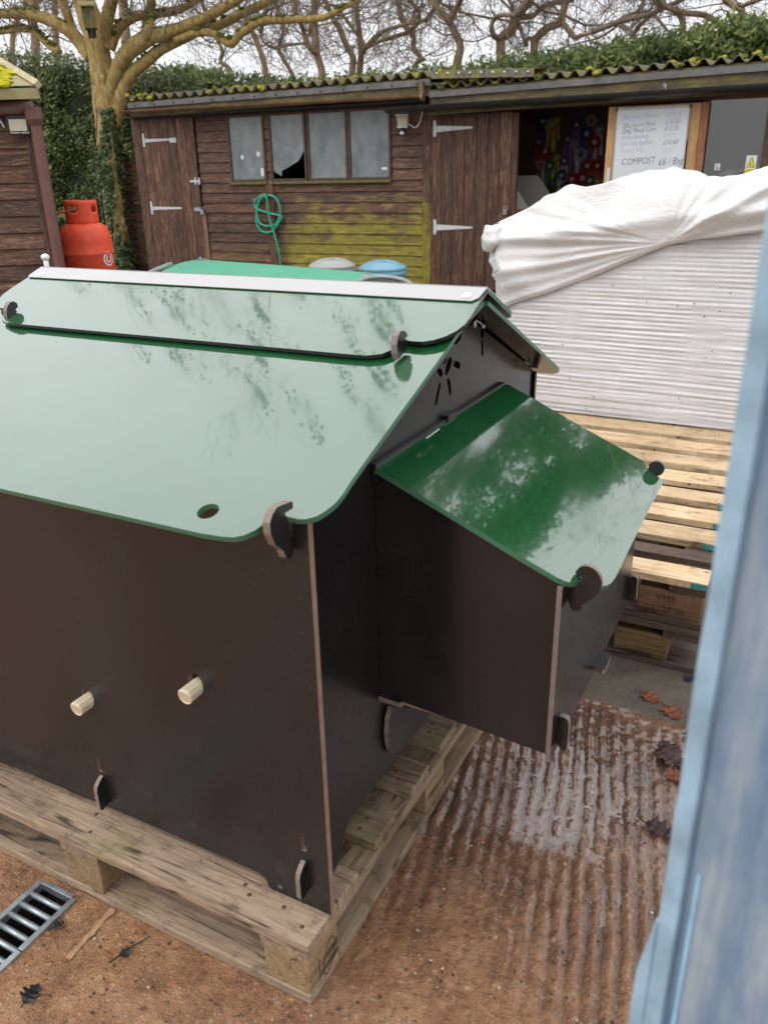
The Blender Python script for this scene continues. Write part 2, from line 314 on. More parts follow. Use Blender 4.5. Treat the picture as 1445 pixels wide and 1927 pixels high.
class MB:
    """collects shapes given in world space (or through T) into one mesh"""
    def __init__(s, T=None): s.v = []; s.f = []; s.mi = []; s.r = []; s.T = T or Matrix.Identity(4)
    def add(s, vs, fs, mi=0, r=None):
        b = len(s.v); s.v += [s.T @ V(p) for p in vs]; r = random.random() if r is None else r
        for f in fs: s.f.append([b+i for i in f]); s.mi.append(mi); s.r.append(r)
        return s
    def box(s, lo, hi, mi=0, r=None, ch=0.):
        (x0, y0, z0), (x1, y1, z1) = lo, hi
        if x0 > x1: x0, x1 = x1, x0
        if y0 > y1: y0, y1 = y1, y0
        if z0 > z1: z0, z1 = z1, z0
        return s.hexa([(x0, y0, z0), (x1, y0, z0), (x1, y1, z0), (x0, y1, z0), (x0, y0, z1), (x1, y0, z1), (x1, y1, z1), (x0, y1, z1)], mi, r)
    def hexa(s, p, mi=0, r=None):
        return s.add(p, [(0, 3, 2, 1), (4, 5, 6, 7), (0, 1, 5, 4), (1, 2, 6, 5), (2, 3, 7, 6), (3, 0, 4, 7)], mi, r)
    def tube(s, pts, rad, n=8, mi=0, caps=True, r=None, closed=False):
        pts = [V(p) for p in pts]; rad = rad if hasattr(rad, '__len__') else [rad]*len(pts)
        vs = []; fs = []; up = None
        for i, p in enumerate(pts):
            if closed: t = pts[(i+1) % len(pts)] - pts[i-1]
            else: t = (pts[min(i+1, len(pts)-1)] - pts[max(i-1, 0)])
            if t.length < 1e-9: t = V((0, 0, 1))
            t.normalize()
            if up is None: up = V((0, 0, 1)) if abs(t.z) < .9 else V((1, 0, 0))
            a = t.cross(up)
            if a.length < 1e-4: a = t.cross(V((.3, 1, .2)))
            a.normalize(); b = a.cross(t); up = b
            for k in range(n):
                w = 2*math.pi*k/n; vs.append(p + (a*math.cos(w) + b*math.sin(w))*rad[i])
        m = len(pts)
        for i in range(m if closed else m-1):
            j = (i+1) % m
            for k in range(n):
                l = (k+1) % n; fs.append((i*n+k, j*n+k, j*n+l, i*n+l))
        if caps and not closed: fs.append(tuple(range(n))); fs.append(tuple((m-1)*n+k for k in reversed(range(n))))
        return s.add(vs, fs, mi, r)
    def lathe(s, prof, o=(0, 0, 0), n=32, mi=0, r=None):
        vs = []; fs = []; o = V(o)
        for (q, z) in prof:
            for k in range(n): w = 2*math.pi*k/n; vs.append(o + V((q*math.cos(w), q*math.sin(w), z)))
        for i in range(len(prof)-1):
            for k in range(n): l = (k+1) % n; fs.append((i*n+k, i*n+l, (i+1)*n+l, (i+1)*n+k))
        return s.add(vs, fs, mi, r)
    def blob(s, c, rx, ry, rz, seg=8, rings=6, mi=0, jit=.0, r=None):
        vs = []; fs = []; c = V(c); sd = random.random()*50
        for i in range(rings+1):
            ph = math.pi*i/rings
            for k in range(seg):
                w = 2*math.pi*k/seg; d = V((math.sin(ph)*math.cos(w), math.sin(ph)*math.sin(w), math.cos(ph)))
                q = 1 + jit*noise.noise(d*1.7 + V((sd, 0, 0))); vs.append(c + V((d.x*rx, d.y*ry, d.z*rz))*q)
        for i in range(rings):
            for k in range(seg): l = (k+1) % seg; fs.append((i*seg+k, (i+1)*seg+k, (i+1)*seg+l, i*seg+l))
        return s.add(vs, fs, mi, r)
    def build(s, name, mats, parent=None, bevel=0., smooth=False, seg=2, weld=False):
        me = bpy.data.meshes.new(name); inv = frame(parent).inverted() if parent else Matrix.Identity(4)
        me.from_pydata([tuple(inv @ p) for p in s.v], [], s.f)
        for m in (mats if isinstance(mats, (list, tuple)) else [mats]): me.materials.append(m)
        at = me.attributes.new('rnd', 'FLOAT', 'FACE'); at.data.foreach_set('value', s.r)
        me.polygons.foreach_set('material_index', s.mi)
        if bevel or weld:
            bm = bmesh.new(); bm.from_mesh(me)
            if weld: bmesh.ops.remove_doubles(bm, verts=bm.verts, dist=1e-5)
            if bevel:
                ed = [e for e in bm.edges if len(e.link_faces) == 2 and e.calc_face_angle(0) > .5]
                bmesh.ops.bevel(bm, geom=ed, offset=bevel, segments=seg, affect='EDGES', profile=.6, clamp_overlap=True)
            bm.to_mesh(me); bm.free()
        if smooth: me.shade_smooth()
        me.update()
        o = bpy.data.objects.new(name, me); col.objects.link(o)
        if parent: o.parent = parent
        return o

def catmull(pts, k=6, closed=False):
    pts = [V(p) for p in pts]; n = len(pts); out = []
    for i in range(n if closed else n-1):
        if closed: p0, p1, p2, p3 = pts[i-1], pts[i], pts[(i+1) % n], pts[(i+2) % n]
        else: p0, p1, p2, p3 = pts[max(i-1, 0)], pts[i], pts[i+1], pts[min(i+2, n-1)]
        for j in range(k):
            t = j/k
            out.append(.5*((2*p1) + (p2-p0)*t + (2*p0-5*p1+4*p2-p3)*t*t + (3*p1-p0-3*p2+p3)*t*t*t))
    if not closed: out.append(pts[-1])
    return out

def plate(name, pts, holes, n, th, mats, parent, bev=.0012):
    """flat board: outline (and holes) lie on its outer face whose outward normal is n; thickness goes inward.
    mats = outer face, inner face, cut edge"""
    n = V(n).normalized(); o0 = V(pts[0]); ex = (V(pts[1])-o0); ex = (ex - n*ex.dot(n)).normalized(); ey = n.cross(ex)
    def clean(l):
        q = []
        for p in l:
            p = V(p); p = p - n*(p-o0).dot(n)
            if not q or (p-q[-1]).length > 3e-4: q.append(p)
        if (q[0]-q[-1]).length < 3e-4: q.pop()
        return q
    def area(l):
        a = 0
        for i in range(len(l)):
            x0, y0 = (l[i]-o0).dot(ex), (l[i]-o0).dot(ey); x1, y1 = (l[(i+1) % len(l)]-o0).dot(ex), (l[(i+1) % len(l)]-o0).dot(ey); a += x0*y1-x1*y0
        return a
    loops = [clean(pts)] + [clean(h) for h in holes]
    for i, l in enumerate(loops):
        if (area(l) > 0) != (i == 0): l.reverse()
    flat = [p for l in loops for p in l]; N0 = len(flat)
    f2 = [V(((p-o0).dot(ex), (p-o0).dot(ey))) for p in flat]; ed = []; k = 0; L2 = []
    for l in loops: m = len(l); ed += [(k+i, k+(i+1) % m) for i in range(m)]; L2.append(f2[k:k+m]); k += m
    def inside(q, l):
        r = False; j = len(l)-1
        for i in range(len(l)):
            if (l[i].y > q.y) != (l[j].y > q.y) and q.x < (l[j].x-l[i].x)*(q.y-l[i].y)/(l[j].y-l[i].y)+l[i].x: r = not r
            j = i
        return r
    cv, _, ct, *_r = delaunay_2d_cdt(f2, ed, [], 0, 1e-7)
    cap = [o0 + ex*q.x + ey*q.y for q in cv]; mb = MB(); K0 = len(cap)
    vs = cap + [p - n*th for p in cap] + flat + [p - n*th for p in flat]
    top = []; bot = []
    for t in ct:
        g = (cv[t[0]]+cv[t[1]]+cv[t[2]])/3
        if not inside(g, L2[0]) or any(inside(g, h) for h in L2[1:]): continue
        if (cv[t[1]]-cv[t[0]]).cross(cv[t[2]]-cv[t[0]]) < 0: t = (t[0], t[2], t[1])
        top.append(tuple(t)); bot.append(tuple(K0+i for i in reversed(t)))
    side = []; k = 0
    for l in loops:
        m = len(l)
        for i in range(m): j = (i+1) % m; side.append((2*K0+k+j, 2*K0+k+i, 2*K0+N0+k+i, 2*K0+N0+k+j))
        k += m
    r = random.random()
    mb.add(vs, top, 0, r); b0 = 0
    for f in bot: mb.f.append(list(f)); mb.mi.append(1); mb.r.append(r)
    for f in side: mb.f.append(list(f)); mb.mi.append(2); mb.r.append(r)
    o = mb.build(name, list(mats), parent)
    return o

def circ(c, ex, ey, rx, ry=None, n=20):
    ry = ry or rx; c = V(c); ex = V(ex); ey = V(ey)
    return [c + ex*(rx*math.cos(2*math.pi*i/n)) + ey*(ry*math.sin(2*math.pi*i/n)) for i in range(n)]

def text(name, s, M4, size, mat, parent, shear=0., off=0., ext=.0003, align='LEFT'):
    cu = bpy.data.curves.new(name, 'FONT'); cu.body = s; cu.size = size; cu.shear = shear; cu.offset = off; cu.extrude = ext; cu.align_x = align
    cu.resolution_u = 3
    tmp = bpy.data.objects.new('tmp_text', cu); col.objects.link(tmp)
    dg = bpy.context.evaluated_depsgraph_get(); me = bpy.data.meshes.new_from_object(tmp.evaluated_get(dg))
    bpy.data.objects.remove(tmp); bpy.data.curves.remove(cu)
    me.transform(frame(parent).inverted() @ M4); me.materials.clear(); me.materials.append(mat); me.name = name
    o = bpy.data.objects.new(name, me); col.objects.link(o); o.parent = parent
    return o

def basis(o, ex, ey):
    ex = V(ex).normalized(); ey = V(ey); ey = (ey - ex*ey.dot(ex)).normalized(); ez = ex.cross(ey)
    m = Matrix((ex, ey, ez)).transposed().to_4x4(); m.translation = V(o); return m
# ================================================================== GROUND
PIT = (-.640, -.545, -.62, -.094)      # drain channel opening
def build_ground():
    def axis(a, b, step, lo, hi):
        q = list(np.arange(a, b+1e-6, step)); g = step; l = [a]; h = [b]
        while l[-1] > lo: g *= 1.35; l.append(l[-1]-g)
        g = step
        while h[-1] < hi: g *= 1.35; h.append(h[-1]+g)
        return np.array(sorted(set([round(x, 5) for x in l[1:] + q + h[1:]])))
    xs = axis(-1.0, .72, .0065, -300, 300); ys = axis(-.82, 1.32, .0065, -60, 600)
    def put(arr, val): arr[np.argmin(abs(arr-val))] = val
    put(xs, PIT[0]); put(xs, PIT[1]); put(ys, PIT[2]); put(ys, PIT[3])
    pc = onz(1015, 1545, 0); ca, sa = math.cos(.21), math.sin(.21)
    nx, ny = len(xs), len(ys); verts = []; grv = []
    for y in ys:
        for x in xs:
            z = 0.; gv = 0.
            if -1.1 < x < .85 and -.95 < y < 1.45:
                c = x*ca + y*sa
                w = noise.noise(V((x*5, y*5, 3.)))
                m = max(0, min(1, (x+.10)/.10))*(.18+.82*max(0, min(1, (y-.02)/.25)))*max(0, min(1, (1.03-.078*x-y)/.05))
                m *= .75 + .75*noise.noise(V((x*3.1, y*3.1, 9.)))
                # brushed grooves with ragged crests
                l = -x*sa + y*ca; ph = 2*math.pi*c/.031 + 1.6*noise.noise(V((c*7, l*3, 0.))) + 1.1*noise.noise(V((c*34, l*13, 4.)))
                rg = math.sin(ph); rg = rg*.5 + .5*abs(rg)**.6*(1 if rg > 0 else -1)
                f1 = noise.noise(V((x*85, y*85, 1.))); f2 = noise.noise(V((x*30, y*30, 5.))); f3 = noise.noise(V((x*9, y*9, 7.)))
                slab = max(0, min(1, (y-1.02+.078*x)/.03))
                z = (m*.0048*rg*(1+1.1*f2) + (.0027*f1 + .0034*f2)*(1-.75*slab) + .0018*f3)
                # shallow dip that holds the puddle
                dx, dy = (x-pc.x)*ca + (y-pc.y)*sa, -(x-pc.x)*sa + (y-pc.y)*ca
                z -= .0055*math.exp(-(dx/.15)**2 - (dy/.24)**2)
                z += .003*slab; gv = max(0., min(1., -rg*.9+.1))*max(0., min(1., m))
            verts.append((x, y, z)); grv.append(gv)
    faces = []
    for j in range(ny-1):
        for i in range(nx-1):
            cx, cy = (xs[i]+xs[i+1])/2, (ys[j]+ys[j+1])/2
            if PIT[0] < cx < PIT[1] and PIT[2] < cy < PIT[3]: continue
            faces.append((j*nx+i, j*nx+i+1, (j+1)*nx+i+1, (j+1)*nx+i))
    me = bpy.data.meshes.new('ground'); me.from_pydata(verts, [], faces); me.materials.append(M['ground']); me.shade_smooth()
    me.attributes.new('groove', 'FLOAT', 'POINT').data.foreach_set('value', grv)
    o = bpy.data.objects.new('ground', me); col.objects.link(o); structure(o)
    # water lying in the grooves
    mb = MB(); px = []
    for i in range(40):
        a = 2*math.pi*i/40; q = 1 + .18*noise.noise(V((math.cos(a)*2, math.sin(a)*2, 3)))
        dx, dy = .24*q*math.cos(a), .27*q*math.sin(a); px.append((pc.x + dx*ca - dy*sa, pc.y + dx*sa + dy*ca, -.0036))
    mb.add(px, [tuple(range(40))]); structure(mb.build('puddle_water', M['water']))
    # mortar line between two slabs
    mb = MB(); a, b = onz(214, 1712, .0), onz(128, 1806, .0); t = (b-a); pr = V((-t.y, t.x, 0)).normalized(); L = []; Rr = []
    for i in range(25):
        f = i/24*1.0; p = a + t*f; w = .0055 + .004*noise.noise(V((f*7, 1, 0)))
        q = p + pr*(w+.003*noise.noise(V((f*9, 5, 0)))); q2 = p - pr*(w+.003*noise.noise(V((f*9, 9, 0))))
        L.append((q.x, q.y, .0026)); Rr.append((q2.x, q2.y, .0026))
    mb.add(L+Rr, [(i, i+25, i+26, i+1) for i in range(24)]); structure(mb.build('mortar_line', M['mortar']))
build_ground()

def drain():
    x0, x1, y0, y1 = PIT
    t = thing('drain_grate', 'galvanised slotted drain grate set in the wet concrete beside the pallet', 'drain', ((x0+x1)/2, (y0+y1)/2, 0))
    mb = MB(); w = .006
    for k in range(4):
        a = y0 + (y1-y0)*k/4; b = y0 + (y1-y0)*(k+1)/4 - .002
        mb.box((x0-w, a, -.012), (x0+w, b, .007)); mb.box((x1-w, a, -.012), (x1+w, b, .007))
    mb.box((x0+w, y1-w, -.012), (x1-w, y1+w*.7, .007)); mb.box((x0+w, y0-w, -.012), (x1-w, y0+w, .007))
    mb.build('frame', M['galv'], t, bevel=.0015)
    k = 0; y = y1-.030
    while y > y0+.02:
        m = MB(); m.tube([(x0+w, y, .001), (x1-w, y, .001)], .0058, 10); m.build('bar', M['galv'], t, smooth=True); y -= .0262; k += 1
    mb = MB(); d = -.11; q = .003
    mb.add([(x0-q, y0-q, d), (x1+q, y0-q, d), (x1+q, y1+q, d), (x0-q, y1+q, d), (x0-q, y0-q, -.013), (x1+q, y0-q, -.013), (x1+q, y1+q, -.013), (x0-q, y1+q, -.013)],
           [(0, 1, 2, 3), (0, 4, 5, 1), (1, 5, 6, 2), (2, 6, 7, 3), (3, 7, 4, 0)])
    mb.build('channel', M['void'], t)
drain()

# ================================================================== PALLET under the poultry house
def wob_board(mb, x0, x1, y0, y1, z0, z1, ax='x', seg=14, amp=.0022, mi=0):
    """a board with slightly uneven edges and top"""
    r = random.random(); s = random.random()*90; vs = []; fs = []
    for i in range(seg+1):
        f = i/seg
        n = [amp*noise.noise(V((s+f*9, k*3.7, 0))) for k in range(6)]
        if ax == 'x':
            x = x0+(x1-x0)*f; ring = [(x, y0+n[0], z0+n[4]*.3), (x, y1+n[1], z0), (x, y1+n[2], z1+n[3]*.5), (x, y0+n[5], z1+n[4]*.5)]
        else:
            y = y0+(y1-y0)*f; ring = [(x1+n[0], y, z0), (x0+n[1], y, z0), (x0+n[2], y, z1+n[3]*.4), (x1+n[5], y, z1+n[4]*.4)]
        vs += ring
    for i in range(seg):
        for k in range(4): l = (k+1) % 4; fs.append((i*4+k, i*4+l, (i+1)*4+l, (i+1)*4+k))
    fs += [(3, 2, 1, 0), (seg*4, seg*4+1, seg*4+2, seg*4+3)]
    mb.add(vs, fs, mi, r)

def house_pallet():
    p = (-.0025, -.0714)
    t = thing('wooden_pallet', 'weathered four-way wooden pallet carrying the green-roofed poultry house', 'pallet', (*p, 0), .0101, 'pallets in the yard')
    T = Matrix.Translation((*p, 0)) @ Matrix.Rotation(.0101, 4, 'Z')
    W_, D_ = 1.06, 1.06
    ys = [(0, .098), (.104, .175), (.25, .345), (.405, .50), (.565, .66), (.73, .825), (.962, 1.06)]
    for i, (a, b) in enumerate(ys):
        mb = MB(T); e = random.uniform(0, .012) if 0 < i < 6 else 0.
        wob_board(mb, -W_+e, -e, a, b, .1225, .144 - (0 if i else 0.)); mb.build('deck_board', M['pal_x'], t, bevel=.002)
    # rails under the deck, bottom boards and nine blocks
    for (a, b) in ((-.10, -.002), (-.58, -.48), (-W_+.002, -W_+.10)):
        mb = MB(T); wob_board(mb, a, b, .002, D_-.002, .1005, .122, 'y'); mb.build('rail', M['pal_y'], t, bevel=.002)
        mb = MB(T); wob_board(mb, a, b, .102, D_-.102, .001, .0215, 'y'); mb.build('bottom_board', M['pal_y'], t, bevel=.002)
        for (c, d) in ((0.004, .10), (.48, .58), (D_-.10, D_-.003)):
            m2 = MB(T); m2.box((a+.004, c, .0225), (b-.002, d, .100)); m2.build('block', M['pal_end'], t, bevel=.003)
    for (c, d) in ((0.002, .10), (D_-.10, D_-.002)):
        mb = MB(T); wob_board(mb, -W_+.004, -.003, c, d, .001, .0225, 'x'); mb.build('bottom_board', M['pal_x'], t, bevel=.002)
    nb = MB(T)
    for (x, y) in ((-.03, .03), (-.055, .075), (-.08, .05), (-.02, .085), (-.52, .03), (-.545, .07), (-.17, .06), (-.15, .045), (-.05, .30), (-.05, .27), (-.06, .45), (-.045, .43), (-.05, .60), (-.055, .63), (-.06, .76), (-.04, .79)):
        nb.blob((x, y, .1442), .0045, .0045, .0012, 8, 4)
    nb.build('nail_heads', simple('rusty_nail', (.10, .04, .025), .7), t)['kind'] = 'stuff'
    # carved oval mark on the corner block
    m2 = MB(T); pts = [V((.0006, .062+.020*math.cos(a), .058+.030*math.sin(a)+.016*math.cos(a))) for a in [i/20*6.283 for i in range(20)]]
    m2.tube(pts, .0009, 5, closed=True); m2.tube([(.0006, .030, .084), (.0006, .030, .045)], .0009, 5); m2.build('stamp', M['stencil'], t)
house_pallet()

# ================================================================== POULTRY HOUSE
BM = (M['board'], M['board'], M['board_edge']); TM = (M['board'], M['board'], M['tab_edge']); GM = (M['green'], M['board'], M['green_edge'])
MX = -.5685                          # middle of the house along its length
def mir(p): return V((2*MX - p[0], p[1], p[2]))
coop = thing('poultry_house', 'dark boarded poultry house with glossy green roof and side nest box standing on a pallet', 'chicken coop', (MX, .56, .144))
coop['label'] = 'dark board poultry house with glossy green roof and nest box, on the pallet'
SL1, D1 = .345, .891; N1 = V((0, -SL1, 1))      # main front roof slope
SL2, D2 = .384, .8883; N2 = V((0, -SL2, 1))      # upper roof flap
RY, RZ = .606, 1.121
def rf1(u, v): return onp(u, v, N1, D1)
def rf2(u, v): return onp(u, v, N2, D2)

def build_coop():
    # --- front wall with foot cut-outs, slots for perches and tabs
    bot = [ony(u, v, 0) for u, v in [(617, 1721), (521, 1682), (512, 1676), (505, 1664), (498, 1651), (488, 1643), (470, 1634)]]
    bot[0] = V((0, 0, .1445)); bot[1].z = .1445
    zc = bot[-1].z; half = bot + [V((MX, 0, zc))]
    outl = [V((0, 0, .8805))] + half + [mir(p) for p in reversed(half[:-1])] + [V((2*MX, 0, .8805))]
    def slot(u, v, w, h): c = ony(u, v, 0); return circ(c, (1, 0, 0), (0, 0, 1), w, h, 16)
    holes = [slot(369, 1288, .0155, .021), slot(166, 1313, .0155, .021), circ(ony(527, 1668, 0), (1, 0, 0), (0, 0, 1), .0055, .0045, 12)]
    for u, v in ((572, 1588), (188, 1440)):
        c = ony(u, v, 0); holes.append([c + V((-.0055, 0, -.016)), c + V((.0045, 0, -.016)), c + V((.0045, 0, .012)), c + V((-.001, 0, .017)), c + V((-.0055, 0, .012))])
    plate('front_wall', outl, holes, (0, -1, 0), .012, BM, coop)
    # --- back wall
    bx = ony(1009, 720, 1.13).x
    plate('back_wall', [V((bx, 1.13, .1445)), V((bx, 1.13, .852)), V((2*MX-bx, 1.13, .852)), V((2*MX-bx, 1.13, .1445))], [], (0, 1, 0), .012, BM, coop)
    # --- gable end walls with the sun-shaped vent
    gx = -.045
    feet = [onx(u, v, gx) for u, v in [(622, 1668), (640, 1640), (652, 1612), (659, 1587), (672, 1560), (700, 1490)]]
    y0, y1 = .0135, 1.117
    zf = .1445; zr = .215
    low = [V((gx, y0, zf)), V((gx, y0+.075, zf)), V((gx, y0+.095, zf+.012)), V((gx, y0+.11, zr-.02)), V((gx, y0+.13, zr)), V((gx, y1-.13, zr)), V((gx, y1-.11, zr-.02)), V((gx, y1-.075, zf)), V((gx, y1, zf))]
    top = [V((gx, y1, .858)), V((gx, RY, 1.086)), V((gx, y0, .884))]
    Z4 = lambda l: [onx(780+a/4.817, 560+b/4.817, gx) for a, b in l]
    vents = [Z4([(352, 380), (398, 325), (425, 330), (420, 372), (378, 425), (354, 425)]),
             Z4([(350, 572), (395, 577), (418, 602), (408, 652), (352, 625)]),
             Z4(catmull([(318, 537, 0), (336, 560, 0), (330, 620, 0), (292, 702, 0), (277, 690, 0), (287, 610, 0)], 4, True)) if 0 else Z4([(p.x, p.y) for p in catmull([(318, 537, 0), (336, 560, 0), (330, 620, 0), (292, 702, 0), (277, 690, 0), (287, 610, 0)], 4, True)]),
             Z4([(p.x, p.y) for p in catmull([(230, 640, 0), (257, 680, 0), (238, 720, 0), (213, 690, 0), (203, 660, 0)], 4, True)]),
             Z4([(p.x, p.y) for p in catmull([(225, 770, 0), (238, 775, 0), (230, 830, 0), (200, 968, 0), (186, 960, 0), (200, 870, 0)], 4, True)]),
             Z4([(p.x, p.y) for p in catmull([(305, 730, 0), (318, 745, 0), (333, 850, 0), (320, 893, 0), (307, 840, 0), (294, 755, 0)], 4, True)]),
             Z4([(255, 602), (288, 548), (300, 558), (278, 598)]),
             Z4([(p.x, p.y) for p in catmull([(598, 290, 0), (622, 285, 0), (630, 320, 0), (618, 372, 0), (600, 350, 0)], 4, True)]),
             Z4([(603, 395), (620, 392), (624, 515), (614, 532), (604, 515)])]
    plate('gable_wall', low + top, vents, (1, 0, 0), .012, (M['board'],)*3, coop)
    plate('gable_wall', [mir(p) for p in low+top], [], (-1, 0, 0), .012, BM, coop)
    # middle partition
    mx = ony(203, 1500, 0).x
    plate('partition', [V((mx, y0, zr)), V((mx, y1, zr)), V((mx, y1, .85)), V((mx, RY, 1.06)), V((mx, y0, .85))], [], (1, 0, 0), .012, BM, coop)
    # locking tabs through the front wall
    for x, zz in ((gx, ony(585, 1682, 0).z), (mx, ony(200, 1512, 0).z)):
        h = .072; p = [(0, h), (-.008, h-.004), (-.018, h-.013), (-.021, h-.022), (-.021, .008), (-.018, .001), (-.014, 0), (0, .004)]
        plate('locking_tab', [V((x, a-.0005, zz+b)) for a, b in p], [], (1, 0, 0), .009, TM, coop)
    # corner hooks holding the roof edge
    hk = [(531, 950), (521, 955), (513, 968), (508, 985), (510, 1006), (519, 1026), (534, 1037), (539, 1050), (546, 1052), (551, 1044), (553, 1028), (556, 990), (556, 978), (541, 975), (536, 966)]
    hkx = ony(553, 1040, -.006).x; hp = [onx(u, v, hkx) for u, v in hk]
    hp = [p for p in hp if p.y < -.004]; hp = [V((hp[0].x, -.0005, hp[0].z-.004))] + hp + [V((hp[-1].x, -.0005, hp[-1].z))]; hp.sort(key=lambda p: 0)
    plate('roof_hook', hp, [], (1, 0, 0), .012, TM, coop)
    plate('roof_hook', [mir(p) for p in hp], [], (1, 0, 0), .012, TM, coop)
    # --- perches
    for u, v in ((369, 1291), (166, 1316)):
        c = ony(u, v, 0); mb = MB(); mb.tube([c + V((0, .9, -.006)), c + V((0, .02, -.003)), c + V((.0, -.028, -.003)), c + V((0, -.0295, -.0034))], [.0145, .0145, .0148, .0132], 11); mb.build('perch', M['dowel'], coop, smooth=False)
    # --- roof boards
    right = [(870, 612), (848, 645), (800, 712), (740, 795), (690, 864), (660, 906), (645, 930), (630, 948), (612, 962), (595, 972), (575, 977), (556, 977), (541, 972), (530, 966), (519, 962), (508, 968), (499, 984), (480, 998), (460, 1007), (440, 1011), (420, 1010), (380, 1004)]
    R = [rf1(u, v) for u, v in right]
    pk = V((R[0].x+.005, RY, 0)); pk.z = D1 + SL1*RY
    outl = [pk] + R + [mir(p) for p in reversed(R)] + [mir(pk)]
    hc = rf1(392, 962); e1 = V((1, 0, 0)); e2 = V((0, 1, SL1)).normalized()
    fr = plate('roof_board', outl, [circ(hc, e1, e2, .0165, .0165, 24)], N1, .009, GM, coop)
    # upper flap, front
    right = [(916, 546), (900, 573), (885, 597), (874, 611), (858, 623), (838, 633), (815, 640), (795, 643), (775, 642), (764, 640), (754, 640), (748, 648), (735, 659), (718, 666), (690, 669), (650, 666)]
    R2 = [rf2(u, v) for u, v in right]; R2[0] = V((.02, RY, RZ))
    hb = rf2(0, 0)
    outl = R2 + [mir(p) for p in reversed(R2)]
    plate('roof_flap', outl, [], N2, .007, (M['green'], M['board'], M['board']), coop)
    # hooks on the flap
    g2 = gx
    fh = [(760, 622), (754, 623), (749, 632), (747, 650), (748, 666), (751, 676), (760, 664), (769, 650), (768, 641), (762, 637), (767, 632), (765, 626)]; hx = rf2(752, 658).x + .008
    lx = rf2(22, 594).x + .004; lh = [(27, 567), (20, 569), (15, 576), (13, 586), (14, 596), (18, 605), (23, 600), (28, 592), (33, 586), (30, 582), (35, 578), (33, 571)]
    for q in ([onx(u, v, hx) for u, v in fh], [onx(u, v, lx) for u, v in lh]):
        plate('flap_hook', q, [], (1, 0, 0), .012, TM, coop)
    # back slopes
    SB, ZB = .455, RZ
    nb_ = V((0, SB, 1)); zb = lambda y, o=0: RZ - SB*(y-RY) + o
    def corner(x, y, r, sx):
        c = V((x - sx*r, y - r, 0)); return [V((c.x + sx*r*math.cos(a), c.y + r*math.sin(a), zb(c.y + r*math.sin(a)))) for a in [i/8*math.pi/2 for i in range(9)]]
    def backboard(nm, x, ya, yb, off, r):
        o = [V((x, ya, zb(ya, 0)))] + corner(x, yb, r, 1) ; o += [mir(p) for p in reversed(o)]
        o = [V((p.x, p.y, p.z+off)) for p in o]; plate(nm, o, [], nb_, .008, GM, coop)
    backboard('roof_flap', .02, RY+.003, .775, .004, .03)
    backboard('roof_board', .02, RY+.012, 1.165, -.018, .045)
    # ridge strip, white metal
    a, b = .0025, .004
    lr = [rf2(u, v) for u, v in [(880, 571), (62, 522)]]
    yl = .5*(lr[0].y+lr[1].y)
    mb = MB(); xr = .0205; xl = ony(80, 503, RY).x
    n2 = N2.normalized(); pf = V((0, yl, D2+SL2*yl)); top = V((0, RY, RZ)); bk = V((0, RY+.05, zb(RY+.05, .004)))
    def at(p, x, o): return V((x, p.y, p.z)) + n2*o
    rl, rr = xl-.004, xr
    fr_ = [at(pf, rl+.006, .002), at(pf, rr-.012, .002), at(pf+V((0, .012, .012*SL2)), rr-.002, .002), at(top, rr, .003), at(top, rl, .003), at(pf+V((0, .008, .008*SL2)), rl, .002)]
    plate('ridge_strip', [p + n2*.0015 for p in fr_], [], n2, .0015, (M['white_metal'],)*3, coop)
    mb.hexa([V((rl, RY, RZ+.002)), V((rr, RY, RZ+.002)), V((rr, bk.y, bk.z)), V((rl, bk.y, bk.z)), V((rl, RY, RZ+.005)), V((rr, RY, RZ+.005)), V((rr, bk.y, bk.z+.002)), V((rl, bk.y, bk.z+.002))]); mb.build('ridge_strip', M['white_metal'], coop)
    for u, v in ((80, 519), (879, 560)):
        c = rf2(u, v); mb = MB(); m = basis(c + n2*.0045, e1, e2); mb.T = m
        mb.lathe([(.0001, .0022), (.008, .0020), (.0105, .0008), (.0105, -.002)], n=20); mb.build('washer', M['white_pl'], coop, smooth=True)
    # white pipe stub behind the ridge
    p = ony(88, 497, RY+.06); mb = MB(); mb.tube([p + V((0, 0, -.03)), p + V((0, 0, .012))], .0062, 12); mb.blob(p + V((0, 0, .017)), .011, .011, .009, 10, 6); mb.build('peg', M['white_pl'], coop, smooth=True)
    # small wire latch under the ridge
    a = onx(893, 602, -.03); b = onx(909, 613, -.03); c = onx(893, 609, -.03)
    mb = MB(); mb.tube([a, a+(b-a)*.4+V((.004, 0, 0)), b], .0022, 8); mb.blob(b, .005, .007, .006, 8, 6); mb.blob(c, .004, .006, .009, 8, 6); mb.build('latch', M['steel'], coop, smooth=True)
    a = onx(988, 680, -.03); mb = MB(); mb.tube([a, a+V((0, .025, -.012)), a+V((0, .03, .006))], .002, 6); mb.build('latch', M['steel'], coop, smooth=True)
    # plate under the nest box
    q = [onx(u, v, -.03) for u, v in [(739, 1330), (733, 1352), (731, 1385), (734, 1408), (741, 1421), (756, 1405), (775, 1375), (800, 1335)]]
    plate('foot_bracket', q, [], (1, 0, 0), .010, TM, coop)

    # --- nest box
    yn, xn = .275, .29
    P = lambda u, v: ony(u, v, yn)
    near = [V((gx+.0005, yn, P(705, 889).z)), P(1062, 1098), P(1036, 1422), P(800, 1336), P(735, 1312), V((gx+.0005, yn, P(706, 1301).z))]
    near[1].x = near[2].x = xn-.009; near[1].z = .727
    plate('nest_side', near, [], (0, -1, 0), .012, BM, coop)
    far = [V((p.x, .853, p.z)) for p in near]; plate('nest_side', far, [], (0, 1, 0), .012, BM, coop)
    zb0 = P(1036, 1422).z-.006
    plate('nest_front', [V((xn, .264, zb0)), V((xn, .868, zb0+.012)), V((xn, .868, .722)), V((xn, .264, .722))], [], (1, 0, 0), .0085, TM, coop)
    zz = near[3].z + .03
